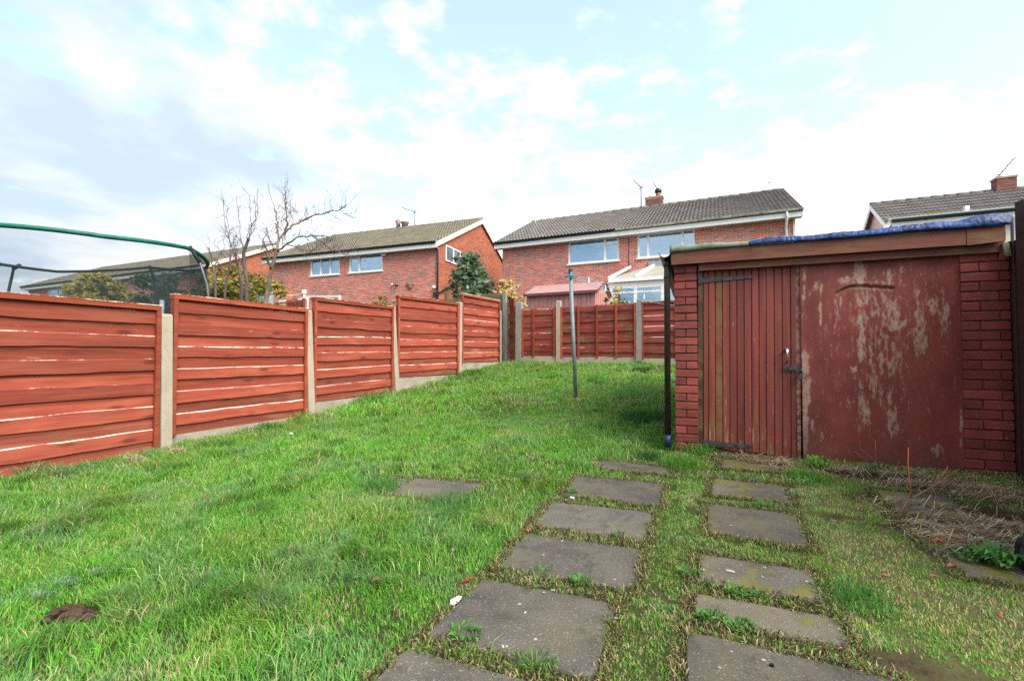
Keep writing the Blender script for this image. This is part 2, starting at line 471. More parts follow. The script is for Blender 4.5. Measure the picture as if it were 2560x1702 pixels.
M['dark'] = simple('dark interior', (0.02, 0.022, 0.028), 0.8, 0.1)
M['galv'] = simple('blue grey galvanised steel', (0.20, 0.25, 0.275), 0.6, 0.35, 0.3, 12, metal=0.2)
M['teal'] = simple('teal plastic', (0.02, 0.22, 0.27), 0.4, 0.4)
M['line'] = simple('blue plastic line', (0.22, 0.42, 0.55), 0.5, 0.3)
M['plshed'] = simple('faded brown pink plastic', (0.40, 0.175, 0.165), 0.55, 0.3, 0.18, 3, c2=(0.28, 0.13, 0.125))
M['plroof'] = simple('faded pink plastic roof', (0.50, 0.30, 0.27), 0.6, 0.3, 0.15, 3)
M['pledge'] = simple('dark brown plastic trim', (0.15, 0.06, 0.06), 0.6, 0.3)
M['green_foam'] = simple('green foam sleeve', (0.004, 0.145, 0.095), 0.5, 0.4, 0.4, 9)
M['black_foam'] = simple('black sleeve', (0.012, 0.018, 0.02), 0.7, 0.3)
M['steel_dark'] = simple('dark steel tube', (0.10, 0.10, 0.12), 0.4, 0.5, 0.3, metal=0.3)
def netmat(nm='fine black netting', tr_=.76):
    m = bpy.data.materials.new(nm); m.use_nodes = True
    n, l = m.node_tree.nodes, m.node_tree.links
    n.clear()
    o = n.new('ShaderNodeOutputMaterial'); d = n.new('ShaderNodeBsdfDiffuse'); t = n.new('ShaderNodeBsdfTransparent'); x = n.new('ShaderNodeMixShader')
    d.inputs[0].default_value = (0.035, 0.05, 0.055, 1); x.inputs[0].default_value = tr_
    l.new(d.outputs[0], x.inputs[1]); l.new(t.outputs[0], x.inputs[2]); l.new(x.outputs[0], o.inputs[0])
    return m
M['net'] = netmat()
M['net_darkening'] = netmat('doubled black netting', .50)  # denser net for the added darkening layer
def bark(name, c, c2):
    k = N(name, 0.85, 0.2)
    n = k.noise(k.vec('Object', (9, 9, 2.5)), 1.0, 7, 0.65)
    k.col(k.mix(k.ramp(n, 0.35, 0.65), c, c2)); k.bump(n, 0.5, 0.01)
    return k.m
M['bark'] = bark('purple grey bark', (0.15, 0.115, 0.115), (0.075, 0.057, 0.062))
M['bark_y'] = bark('green brown bark', (0.26, 0.19, 0.11), (0.12, 0.095, 0.08))
def leafmat(name, attr='tint', tr=0.35, rough=0.55, spec=0.35):
    m = bpy.data.materials.new(name); m.use_nodes = True
    n, l = m.node_tree.nodes, m.node_tree.links
    b = n['Principled BSDF']; o = n['Material Output']
    a = n.new('ShaderNodeAttribute'); a.attribute_name = attr
    t = n.new('ShaderNodeBsdfTranslucent'); x = n.new('ShaderNodeMixShader')
    b.inputs['Roughness'].default_value = rough; b.inputs['Specular IOR Level'].default_value = spec
    l.new(a.outputs['Color'], b.inputs['Base Color']); l.new(a.outputs['Color'], t.inputs[0])
    x.inputs[0].default_value = tr
    l.new(b.outputs[0], x.inputs[1]); l.new(t.outputs[0], x.inputs[2]); l.new(x.outputs[0], o.inputs[0])
    return m
M['leaf'] = leafmat('foliage')
M['grass'] = leafmat('grass blades', tr=0.45, rough=0.5, spec=0.3)
M['straw'] = leafmat('dry straw', tr=0.15, rough=0.8, spec=0.1)

# ------------------------------------------------------------------ object helpers
def put_props(o, label=None, cat=None, group=None, kind=None):
    if label: o['label'] = label
    if cat: o['category'] = cat
    if group: o['group'] = group
    if kind: o['kind'] = kind
    return o
def thing(name, label, cat, F, group=None):
    o = bpy.data.objects.new(name, None); COL.objects.link(o)
    o.empty_display_size = 0.2
    o.location = F.o; o.rotation_euler = (0, 0, F.ang)
    return put_props(o, label, cat, group)
def link(name, me, parent=None, loc=None, rot=None, scale=None):
    o = bpy.data.objects.new(name, me); COL.objects.link(o)
    if parent is not None: o.parent = parent
    if loc is not None: o.location = loc
    if rot is not None: o.rotation_euler = rot
    if scale is not None: o.scale = scale
    return o

class MB:
    def __init__(s): s.v = []; s.f = []; s.m = []; s.sm = []
    def add(s, vs, fs, m=0, smooth=False):
        k = len(s.v); s.v += [tuple(q) for q in vs]
        s.f += [tuple(i + k for i in f) for f in fs]; s.m += [m] * len(fs); s.sm += [smooth] * len(fs)
        return s
    def box(s, x0, x1, y0, y1, z0, z1, m=0, T=None):
        vs = [(x, y, z) for z in (z0, z1) for y in (y0, y1) for x in (x0, x1)]
        if T is not None: vs = [T @ Vector(q) for q in vs]
        return s.add(vs, [(0, 2, 3, 1), (4, 5, 7, 6), (0, 1, 5, 4), (2, 6, 7, 3), (0, 4, 6, 2), (1, 3, 7, 5)], m)
    def hexa(s, a, b, m=0):
        """two matching quads a (front, ccw) and b (back)"""
        return s.add(list(a) + list(b), [(0, 1, 2, 3), (7, 6, 5, 4), (0, 4, 5, 1), (1, 5, 6, 2), (2, 6, 7, 3), (3, 7, 4, 0)], m)
    def bar(s, p, q, w, h=None, m=0, up=(0, 0, 1)):
        p, q = Vector(p), Vector(q); h = h or w; d = (q - p).normalized()
        a = d.cross(Vector(up))
        if a.length < 1e-4: a = d.cross(Vector((1, 0, 0)))
        a.normalize(); b = a.cross(d).normalized()
        a, b = a * w / 2, b * h / 2
        return s.hexa([p - a - b, p + a - b, p + a + b, p - a + b], [q - a - b, q + a - b, q + a + b, q - a + b], m)
    def tube(s, pts, rad, n=8, m=0, cap=True, smooth=True):
        pts = [Vector(q) for q in pts]
        if not hasattr(rad, '__len__'): rad = [rad] * len(pts)
        k = len(s.v); prev = None
        for i, p in enumerate(pts):
            d = (pts[min(i + 1, len(pts) - 1)] - pts[max(i - 1, 0)])
            d = d.normalized() if d.length > 1e-9 else Vector((0, 0, 1))
            a = (prev - d * prev.dot(d)) if prev is not None else d.orthogonal()
            if a.length < 1e-5: a = d.orthogonal()
            a.normalize(); prev = a; b = d.cross(a)
            for j in range(n):
                t = 2 * math.pi * j / n
                s.v.append(tuple(p + (a * math.cos(t) + b * math.sin(t)) * rad[i]))
        for i in range(len(pts) - 1):
            for j in range(n):
                s.f.append((k + i * n + j, k + i * n + (j + 1) % n, k + (i + 1) * n + (j + 1) % n, k + (i + 1) * n + j)); s.m.append(m); s.sm.append(smooth)
        if cap:
            s.f.append(tuple(k + j for j in reversed(range(n)))); s.m.append(m); s.sm.append(False)
            s.f.append(tuple(k + (len(pts) - 1) * n + j for j in range(n))); s.m.append(m); s.sm.append(False)
        return s
    def mesh(s, name, mats):
        me = bpy.data.meshes.new(name); me.from_pydata(s.v, [], s.f)
        for m in (mats if isinstance(mats, (list, tuple)) else [mats]): me.materials.append(m)
        if s.f:
            me.polygons.foreach_set('material_index', s.m); me.polygons.foreach_set('use_smooth', s.sm)
        me.update()
        return me
    def build(s, name, mats, parent=None, **k):
        return link(name, s.mesh(name, mats), parent, **k)

def np_mesh(name, verts, quads=None, tris=None, mats=(), colors=None, smooth=False, cname='tint'):
    me = bpy.data.meshes.new(name)
    verts = np.asarray(verts, np.float32)
    me.vertices.add(len(verts)); me.vertices.foreach_set('co', verts.ravel())
    parts, sizes = [], []
    if quads is not None and len(quads): parts.append(np.asarray(quads, np.int32).ravel()); sizes.append(np.full(len(quads), 4, np.int32))
    if tris is not None and len(tris): parts.append(np.asarray(tris, np.int32).ravel()); sizes.append(np.full(len(tris), 3, np.int32))
    li = np.concatenate(parts); sz = np.concatenate(sizes)
    me.loops.add(len(li)); me.loops.foreach_set('vertex_index', li)
    st = np.concatenate([[0], np.cumsum(sz)[:-1]]).astype(np.int32)
    me.polygons.add(len(sz)); me.polygons.foreach_set('loop_start', st)
    me.polygons.foreach_set('use_smooth', np.full(len(sz), smooth))
    for m in mats: me.materials.append(m)
    if colors is not None:
        a = me.color_attributes.new(cname, 'FLOAT_COLOR', 'POINT')
        c = np.ones((len(verts), 4), np.float32); c[:, :3] = colors
        a.data.foreach_set('color', c.ravel())
    me.update(calc_edges=True)
    return me

# ------------------------------------------------------------------ ground
def spaced(a, b, fine0, fine1, step):
    core = np.arange(fine0, fine1 + 1e-6, step)
    l = fine0 - np.geomspace(step, fine0 - a, 22)[::-1]; r = fine1 + np.geomspace(step, b - fine1, 22)
    return np.concatenate([l, core, r])
gx = spaced(-900, 900, -6, 6, 0.12); gy = spaced(-900, 900, -1.0, 14, 0.12)
X, Y = np.meshgrid(gx, gy, indexing='ij')
Z = g(X, Y) - 0.004
nx, ny = len(gx), len(gy)
idx = np.arange(nx * ny).reshape(nx, ny)
q = np.stack([idx[:-1, :-1], idx[1:, :-1], idx[1:, 1:], idx[:-1, 1:]], -1).reshape(-1, 4)
k = N('turf and soil', 0.95, 0.1)
v = k.vec('World')
n1 = k.noise(v, 1.3, 5, 0.6); n2 = k.noise(v, 30, 5, 0.7)
c = k.mix(k.ramp(n2, 0.35, 0.65), (0.034, 0.055, 0.013), (0.060, 0.055, 0.024))  # ground colour darkened so gaps between the blades look shaded
c = k.mix(k.ramp(n1, 0.4, 0.65, 0, 0.5), c, (0.045, 0.075, 0.014))
c = k.mix(k.attr('rough', 'Fac'), c, k.mix(k.ramp(n2, 0.3, 0.7), (0.125, 0.115, 0.050), (0.060, 0.070, 0.024)))
k.l.new(k.mix(k.attr('soil', 'Fac'), c, k.mix(k.ramp(n2, 0.3, 0.7), (0.030, 0.022, 0.014), (0.075, 0.055, 0.032))), k.b.inputs['Base Color'])
k.bump(n2, 0.8, 0.02)
M['ground'] = k.m
C22, S22 = math.cos(R(22)), math.sin(R(22))
def uv22(x, y):
    return x * C22 - y * S22, x * S22 + y * C22
def xy22(u, v):
    return u * C22 + v * S22, -u * S22 + v * C22
SOILS = []   # (x, y, rx, ry, strength)
for (px, py, rx, ry) in [(2380, 1262, .50, .16), (2520, 1290, .40, .14), (2440, 1225, .5, .12), (2150, 1185, .5, .08), (2300, 1205, .5, .10), (1870, 1158, .35, .08),
                          (2230, 1250, .35, .14), (2330, 1330, .40, .12), (2430, 1390, .30, .12), (172, 1545, .13, .085), (1950, 1335, .1, .1),
                          (2290, 1290, .3, .1), (2080, 1290, .25, .06), (2320, 1680, .2, .08)]:
    p = gp(px, py); SOILS.append((p.x, p.y, rx, ry))
def soil_f(x, y):
    s = np.zeros(np.shape(x))
    wob = 0.35 * (vnoise(x, y, 0.09, 5) - 0.5) + 0.5 * (vnoise(x, y, 0.3, 6) - 0.5)
    for (a, b, rx, ry) in SOILS:
        du, dv = uv22(x - a, y - b)
        s = np.maximum(s, 1 - sst(0.6, 1.15, np.sqrt((du / rx) ** 2 + (dv / ry) ** 2) + wob))
    return s
me = np_mesh('ground', np.stack([X, Y, Z], -1).reshape(-1, 3), q, mats=[M['ground']], smooth=True)
sa = me.attributes.new('soil', 'FLOAT', 'POINT'); LSx = (X - 1.54) * C22 - (Y - 4.26) * S22; rgh = sst(.60, .85, LSx) * (Y < 4.2) * (Y > .3)
sa.data.foreach_set('value', soil_f(X, Y).ravel().astype(np.float32))
sb = me.attributes.new('rough', 'FLOAT', 'POINT'); sb.data.foreach_set('value', rgh.ravel().astype(np.float32))
put_props(link('ground', me), kind='structure')

# ------------------------------------------------------------------ paving slabs
SLABS = []
def slab(px, py, wu, dv, cat_label, mat='slab', rot=0.0, lift=0.0, group='paving slabs set in the lawn', ph=22):
    p = gp(px, py)
    a = -R(ph + rot)
    F = Frame(p, a)
    SLABS.append((p.x, p.y, a, wu, dv))
    cx, cy = F.w(wu / 2, -dv / 2)[:2]
    F2 = Frame((cx, cy, gz(cx, cy)), a)
    gxs = (gz(*F2.w(wu / 2, 0)[:2]) - gz(*F2.w(-wu / 2, 0)[:2])) / wu
    gys = (gz(*F2.w(0, dv / 2)[:2]) - gz(*F2.w(0, -dv / 2)[:2])) / dv
    mb = MB(); rim = []
    n = 9
    for (x0, y0, x1, y1) in ((-1, -1, 1, -1), (1, -1, 1, 1), (1, 1, -1, 1), (-1, 1, -1, -1)):
        for i in range(n):
            t = i / n
            rim.append(((x0 + (x1 - x0) * t) * wu / 2 + random.uniform(-.004, .004), (y0 + (y1 - y0) * t) * dv / 2 + random.uniform(-.004, .004)))
    for i in (0, n, 2 * n, 3 * n):
        q_ = random.uniform(.945, .985); rim[i] = (rim[i][0] * q_, rim[i][1] * q_)
    L = len(rim); vs = []
    tx, ty = random.uniform(-.016, .016), random.uniform(-.016, .016)
    for zoff, sc in ((-0.05, 1.0), (0.004, 1.0), (0.011, 0.982)):
        for (x, y) in rim:
            vs.append((x * sc, y * sc, lift + zoff + (gxs + tx) * x + (gys + ty) * y))
    fs = [tuple(2 * L + i for i in range(L))]
    for r in (0, 1):
        for i in range(L):
            j = (i + 1) % L
            fs.append((r * L + i, r * L + j, (r + 1) * L + j, (r + 1) * L + i))
    mb.add(vs, fs)
    o = mb.build('paving_slab', M[mat], loc=F2.o, rot=(0, 0, a))
    return put_props(o, cat_label, 'paving slab', group)
slab(1014, 1628, .60, .50, 'grey slab cut by the bottom edge, first of the left-hand row')
slab(1206, 1447, .60, .47, 'large clean grey slab, second up in the left-hand row, white scrap at its corner')
slab(1314, 1332, .64, .47, 'speckled grey slab third up in the left-hand row of stepping slabs', rot=-2)
slab(1380, 1256, .65, .42, 'speckled dark slab fourth up in the left-hand row of stepping slabs')
slab(1440, 1192, .65, .40, 'smooth dark slab fifth up in the left-hand row')
slab(1500, 1151, .60, .24, 'narrow brownish slab almost lost in grass at the far end of the left row')
slab(1718, 1590, .60, .50, 'pale grey slab cut by the bottom edge, first of the right-hand row')
slab(1737, 1486, .50, .22, 'dark slab second up in the right-hand row, clover along its near edge', 'slab_damp')
slab(1748, 1386, .48, .27, 'dark slab with three white lichen spots in the right-hand row', 'slab_damp', rot=3)
slab(1769, 1263, .49, .46, 'damp dark slab in the middle of the right-hand row', 'slab_damp', rot=2)
slab(1783, 1198, .48, .42, 'slab covered in yellow green moss in the right-hand row', 'slab_moss', rot=4)
slab(1800, 1148, .45, .30, 'dark slab against the shed door under dead grass', 'slab_moss', rot=2)
slab(1040, 1196, .60, .42, 'wet dark slab alone in the lawn left of the stepping rows')
slab(998, 1196, .13, .36, 'thin cut strip of paving along the left side of the lone slab')
slab(2180, 1225, .40, .42, 'mossy slab nearly buried in soil in front of the big shed panel', 'slab_moss', lift=-.006, group='mossy slabs beside the shed')
slab(2232, 1292, .40, .42, 'brown mossy slab between yellow grass and the dead twigs', 'slab_moss', lift=-.006, group='mossy slabs beside the shed')
slab(2330, 1368, .36, .30, 'brown mossy slab below the twigs near the right edge', 'slab_moss', lift=-.006, group='mossy slabs beside the shed')

def slab_mask(x, y, shrink=0.0):
    inside = np.zeros(np.shape(x), bool); near = np.full(np.shape(x), 9.0)
    for (px, py, a, wu, dv) in SLABS:
        dx, dy = x - px, y - py
        u = dx * math.cos(a) + dy * math.sin(a); v = -dx * math.sin(a) + dy * math.cos(a)
        d = np.maximum(np.maximum(-u, u - wu), np.maximum(v, -dv - v))
        inside |= d < -shrink
        near = np.minimum(near, d)
    return inside, near

# ------------------------------------------------------------------ fence posts and panels (left boundary)
def post(pb, Yd, pt, w, label, mat='concrete', group='concrete posts of the left fence', ang=R(66), name='concrete_post', dep=None, round_top=True):
    b = at(pb[0], pb[1], Yd); t = at(pt[0], pt[1], Yd)
    gb = gz(b.x, b.y) - 0.12
    b2 = Vector((b.x, b.y, gb))
    F = Frame((b.x, b.y, gb), ang)
    lt = F.loc(t); h = w / 2; dp = (dep or w) / 2
    mb = MB()
    lv = [0, 1] if not round_top else [0, 0.985, 1]
    rings = []
    for q in lv:
        s = 1 if q < 1 else 0.86 if round_top else 1
        c = Vector((lt.x * q, lt.y * q, lt.z * q))
        rings.append([(c.x - h * s, c.y - dp * s, c.z), (c.x + h * s, c.y - dp * s, c.z), (c.x + h * s, c.y + dp * s, c.z), (c.x - h * s, c.y + dp * s, c.z)])
    vs = [q for r in rings for q in r]; fs = [(3, 2, 1, 0)]
    for i in range(len(rings) - 1):
        for j in range(4):
            fs.append((i * 4 + j, i * 4 + (j + 1) % 4, (i + 1) * 4 + (j + 1) % 4, (i + 1) * 4 + j))
    fs.append(tuple(4 * (len(rings) - 1) + j for j in range(4)))
    mb.add(vs, fs)
    o = mb.build(name, M[mat], loc=F.o, rot=(0, 0, ang))
    return put_props(o, label, 'fence post', group), F

PX = [(None, None), (410, 4.79), (771, 6.5), (984, 8.2), (1147, 9.78), (1249, 11.46)]
PT = [None]
for (px, yd) in PX[1:]:
    p = at(px, 885, yd); PT.append(Vector((p.x, p.y)))
d1 = (PT[2] - PT[1])
PT[0] = PT[1] - d1
post((410, 1130), 4.79, (411, 785), .105, 'pale concrete post nearest the camera in the left fence, metal upright behind it')
post((775, 1037), 6.5, (766, 775), .105, 'concrete post second from the camera, leaning slightly left')
post((990, 983), 8.2, (978, 767), .105, 'concrete post third along the left fence, leaning clearly')
post((1146, 937), 9.78, (1148, 755), .105, 'concrete post fourth along the left fence, upright and thin')
post((1247, 905), 11.46, (1247, 776), .105, 'short concrete post ending the left fence at the far corner')
def wavy(n, amp, seed):
    r = np.random.default_rng(seed)
    t = np.linspace(0, 1, n)
    y = sum(r.uniform(-1, 1) / (i + 1) ** 0.8 * np.sin(t * math.pi * (i + 1) * 1.3 + r.uniform(0, 6)) for i in range(5))
    y = y + 0.25 * r.uniform(-1, 1, n)
    return amp * y / 1.6

def make_panel(F, L, z0, z1, slope, npair, battens, label, mats=('plank', 'batten'), seed=0, front=-1, group='red waney lap fence panels', broken=False, cap=True, t0=0.06, t1=None):
    """panel in frame F from x=t0 to L-t0; the side the camera sees is y<0"""
    root = thing('fence_panel', label, 'fence panel', F, group)
    xa, xb = t0, (t1 if t1 is not None else L - t0)
    H = z1 - z0
    ns = 15
    xs = np.linspace(xa, xb, ns)
    zt = lambda x: slope * (x - xa) / (xb - xa)
    capH = 0.05 if cap else 0.0
    P = (H - capH) / npair
    rows = []
    for i in range(npair + 1):          # boards behind, then boards in front
        rows.append((z0 + (i - 0.62) * P, 0.62 * P + 0.06, 0))
    for i in range(npair):
        rows.append((z0 + (i + 0.42) * P, 0.50 * P, 1))
    for ri, (zb, h, frontb) in enumerate(rows):
        lo, hi = zb - (0.0 if frontb else 0.02), zb + h
        if not frontb:
            lo, hi = max(zb - 0.02, z0), min(zb + h + 0.03, z1 - 0.005)
        if hi - lo < 0.03: continue
        sd = seed * 100 + ri
        bot = lo + wavy(ns, 0.013 if frontb else 0.0, sd) ; top = hi + wavy(ns, 0.008 if frontb else 0.0, sd + 50)
        if lo <= z0 + 1e-6: bot = np.full(ns, z0)
        tilt = random.uniform(-.006, .006)
        if broken and frontb and zb < z0 + 0.30 * H and zb > z0 + 0.15 * H:
            tilt = -0.045
        if broken and not frontb and z0 + 0.1 * H < zb < z0 + 0.33 * H:
            continue
        tl = tilt * (xs - (xa + xb) / 2)
        yf = -0.020 if frontb else -0.003
        yb = yf + 0.013
        vs = []
        ch = 0.0052 + random.uniform(-0.003, 0.003)
        for j, x in enumerate(xs):
            zz = zt(x) + tl[j]
            cj = max(0.001, ch + random.uniform(-.003, .003) - (0.008 if random.random() < .08 else 0))
            lean = 0.008 if frontb else 0.002
            vs += [(x, yf - lean, bot[j] + zz), (x, yf, top[j] - cj + zz), (x, yf + 0.008, top[j] + zz), (x, yb, top[j] + zz), (x, yb, bot[j] + zz)]
        mb = MB(); mm = []; fs = []
        for j in range(ns - 1):
            a, b = j * 5, (j + 1) * 5
            fs += [(a, b, b + 1, a + 1), (a + 1, b + 1, b + 2, a + 2), (a + 2, b + 2, b + 3, a + 3), (a + 3, b + 3, b + 4, a + 4), (a + 4, b + 4, b, a)]
            mm += [0, 1 if frontb else 0, 1 if frontb else 0, 0, 0]
        fs += [(0, 1, 2, 3, 4), tuple((ns - 1) * 5 + q for q in (4, 3, 2, 1, 0))]; mm += [0, 0]
        mb.add(vs, fs)
        mb.m = mm
        low_ = lo < z0 + .06 * H and mats[0] == 'plank'
        mb.build('plank', [M['plank_low' if low_ else mats[0]], M['edge']], root)
    w = 0.042
    bx = [xa + w / 2, xb - w / 2] + [xa + (xb - xa) * t for t in battens]
    for i, x in enumerate(bx):
        z2 = z1 + zt(x) - (capH if i < 2 else 0.0)
        MB().box(x - w / 2, x + w / 2, -0.055, -0.027, z0 - 0.01, z2 - 0.002).build('batten', M[mats[1]], root)
    if cap:
        q = [(xa, -0.058), (xb, -0.058)]
        mb = MB()
        mb.hexa([(xa, -0.058, z1 - capH), (xb, -0.058, z1 - capH + slope), (xb, -0.058, z1 - .004 + slope), (xa, -0.058, z1 - .004)],
                [(xa, 0.028, z1 - capH), (xb, 0.028, z1 - capH + slope), (xb, 0.028, z1 - .004 + slope), (xa, 0.028, z1 - .004)])
        mb.build('rail', M[mats[1]], root)
        mb = MB()
        mb.hexa([(xa, -0.061, z1 - .0035), (xb, -0.061, z1 - .0035 + slope), (xb, -0.061, z1 + .004 + slope), (xa, -0.061, z1 + .004)],
                [(xa, 0.030, z1 - .0035), (xb, 0.030, z1 - .0035 + slope), (xb, 0.030, z1 + .004 + slope), (xa, 0.030, z1 + .004)])
        mb.build('capping', M['edge'], root)
    return root

bays = [(0, .505, -1.0, 0.0, 'red lap panel cut by the left edge, nearest the camera'),
        (1, .645, -.865, 0.0, 'red lap panel between the first and second concrete posts, below the bare trees'),
        (2, .825, -.70, .03, 'red lap panel between the second post and the leaning third post'),
        (3, 1.070, -.435, .03, 'red lap panel between the leaning post and the thin fourth post, house wall above it'),
        (4, 1.325, -.195, .03, 'red lap panel farthest along the left fence, standing highest at the corner')]
for (i, zt_, zb_, sl, lab) in bays:
    a, b = PT[i], PT[i + 1]; d = b - a; L = d.length; ang = math.atan2(d.y, d.x)
    F = Frame((a.x, a.y, EYE + zb_), ang)
    make_panel(F, L, 0.0, zt_ - zb_, sl, 6, [], lab, seed=i + 1)
    # gravel board
    g0 = gz(a.x, a.y) - 0.15; g1 = gz(b.x, b.y) - 0.15
    FB = Frame((a.x, a.y, g0), ang); zz = EYE + zb_ - g0 - 0.004
    mb = MB()
    gb0, gb1 = 0.0, g1 - g0
    mb.hexa([(.055, -.026, gb0), (L - .055, -.026, gb1), (L - .055, -.026, zz), (.055, -.026, zz)],
            [(.055, .026, gb0), (L - .055, .026, gb1), (L - .055, .026, zz), (.055, .026, zz)])
    o = mb.build('gravel_board', M['gravelboard'], loc=FB.o, rot=(0, 0, ang))
    put_props(o, ['concrete gravel board under the panel cut by the left edge', 'concrete gravel board under the panel between first and second posts',
                  'stained concrete gravel board between the second and third posts', 'deep concrete gravel board between the third and fourth posts',
                  'concrete gravel board under the highest corner panel'][i], 'gravel board', 'gravel boards of the left fence')
# first post, just out of frame, and the metal upright behind post one
pw = PT[0]
mb = MB(); mb.box(-.052, .052, -.052, .052, 0, 1.62)
put_props(mb.build('concrete_post', M['concrete'], loc=(pw.x, pw.y, gz(pw.x, pw.y) - .12), rot=(0, 0, R(66))), 'concrete post holding the outer end of the panel at the left edge', 'fence post', 'concrete posts of the left fence')

# ------------------------------------------------------------------ back fence
pC = at(1397, 885, 11.0); pD = at(1598, 885, 10.2)
AB = math.atan2(pD.y - pC.y, pD.x - pC.x)
exB = Vector((math.cos(AB), math.sin(AB)))
LB = (pD - pC).length
def bk(t):   # point along the back fence, metres from post C
    return Vector((pC.x + exB.x * t, pC.y + exB.y * t))
def bk_t(px, v=0.0):
    F = Frame((pC.x, pC.y, EYE), AB); return F.hit(px, 850, v)[0]
FBK = Frame((pC.x, pC.y, EYE), AB)
tB = bk_t(1298)
post((1268, 908), at(1268, 885, 11.9).y, (1268, 755), .10, 'light grey concrete post in the far corner, left of the narrow red panel', 'concrete_grey', 'concrete posts of the back fence', AB)
post((1298, 908), bk(tB).y, (1299, 755), .15, 'dark grey stained concrete post right of the narrow red panel', 'concrete_grey', 'concrete posts of the back fence', AB)
post((1397, 909), 11.0, (1397, 752), .11, 'pale concrete post with mossy top between the broken panel and the three-batten panel', 'concrete', 'concrete posts of the back fence', AB)
post((1598, 912), 10.2, (1599, 748), .12, 'grey concrete post in the back fence right of the washing line pole', 'concrete_grey', 'concrete posts of the back fence', AB)
pE = bk(2 * LB)
mb = MB(); mb.box(-.055, .055, -.055, .055, 0, 1.6)
put_props(mb.build('concrete_post', M['concrete'], loc=(pE.x, pE.y, gz(pE.x, pE.y) - .12), rot=(0, 0, AB)), 'concrete post of the back fence hidden by the brick shed', 'fence post', 'concrete posts of the back fence')
zbk = FBK.hit(1350, 890)[1]; ztk = FBK.hit(1350, 770)[1]
Fp = Frame((bk(tB).x, bk(tB).y, EYE + zbk), AB)
make_panel(Fp, -tB, 0, ztk - zbk, 0.0, 4, [0.36], 'red panel with a broken slipped board and a pale top board', ('plank_old', 'batten'), 21, broken=True, cap=False, t0=.085, group='back fence panels')
z2b = FBK.hit(1500, 893)[1]; z2t = FBK.hit(1500, 763)[1]
Fp = Frame((pC.x, pC.y, EYE + z2b), AB)
make_panel(Fp, LB, 0, z2t - z2b, 0.02, 5, [0.25, 0.5, 0.75], 'aged red panel with three upright battens behind the washing line pole', ('plank_old', 'batten'), 22, cap=False, t0=.06, group='back fence panels')
Fp = Frame((pD.x, pD.y, EYE + z2b - .02), AB)
make_panel(Fp, LB, 0, z2t - z2b + .05, 0.02, 5, [0.42, 0.7], 'red panel of the back fence running behind the black pipe and shed', ('plank_old', 'batten'), 23, cap=True, t0=.065, group='back fence panels')
for (a, b, zt_, lab) in ((tB, 0, zbk, 'concrete gravel board with a dark diagonal crack under the broken panel'), (0, LB, z2b, 'concrete gravel board under the three-batten panel'),
                         (LB, 2 * LB, z2b - .02, 'concrete gravel board running behind the shed')):
    A_, B_ = bk(a), bk(b); g0 = gz(A_.x, A_.y) - .15; L = b - a; g1 = gz(B_.x, B_.y) - .15 - g0
    zz = EYE + zt_ - g0 - .004
    mb = MB(); mb.hexa([(.055, -.025, 0), (L - .055, -.025, g1), (L - .055, -.025, zz), (.055, -.025, zz)], [(.055, .025, 0), (L - .055, .025, g1), (L - .055, .025, zz), (.055, .025, zz)])
    put_props(mb.build('gravel_board', M['concrete'], loc=(A_.x, A_.y, g0), rot=(0, 0, AB)), lab, 'gravel board', 'gravel boards of the back fence')
# narrow red infill between the two corner posts, green grey neighbour panels behind
A_ = at(1273, 885, 11.85); B_ = at(1288, 885, 11.6)
an = math.atan2(B_.y - A_.y, B_.x - A_.x)
F = Frame((A_.x, A_.y, EYE - .13), an)
root = thing('fence_panel', 'very narrow dark red infill panel between the two grey corner posts', 'fence panel', F, 'back fence panels')
wN = (B_ - A_).length
for i in range(8):
    MB().box(0, wN, (-.015 if i % 2 else 0), (-.015 if i % 2 else 0) + .013, i * .195, i * .195 + .21).build('plank', M['plank_old'], root)
MB().box(-.02, .01, -.045, -.016, 0, 1.56).build('batten', M['batten'], root)
MB().box(wN - .01, wN + .03, -.045, -.016, 0, 1.56).build('batten', M['batten'], root)
A_ = at(1060, 885, 13.6); B_ = at(1271, 885, 12.3)
an = math.atan2(B_.y - A_.y, B_.x - A_.x); Ln = (B_ - A_).length
for i, (t0_, t1_, top, lab) in enumerate(((0.0, Ln * .5, 1.66, 'weathered green grey neighbour panel beside the holly'), (Ln * .52, Ln, 1.68, 'weathered green grey neighbour panel with curled boards at the far corner'))):
    F = Frame((A_.x + math.cos(an) * t0_, A_.y + math.sin(an) * t0_, EYE - .15), an)
    make_panel(F, t1_ - t0_, 0, top + .15 - (.04 if i == 0 else 0), 0, 6, [], lab, ('plank_grey', 'plank_grey'), 31 + i, cap=False, t0=.03, group='neighbour fence panels behind the corner')
for i, px in enumerate((1117, 1262)):
    t = at(px, 733, 12.9 if i == 0 else 12.2)
    zb = gz(t.x, t.y) - .1
    put_props(MB().box(-.045, .045, -.045, .045, 0, t.z - zb).build('timber_post', M['plank_grey' if i == 0 else 'concrete_grey'], loc=(t.x, t.y, zb), rot=(0, 0, an)),
              ['weathered post seen left of the holly behind the left fence', 'pale post of the neighbour fence above the far corner'][i], 'fence post', 'neighbour fence posts')

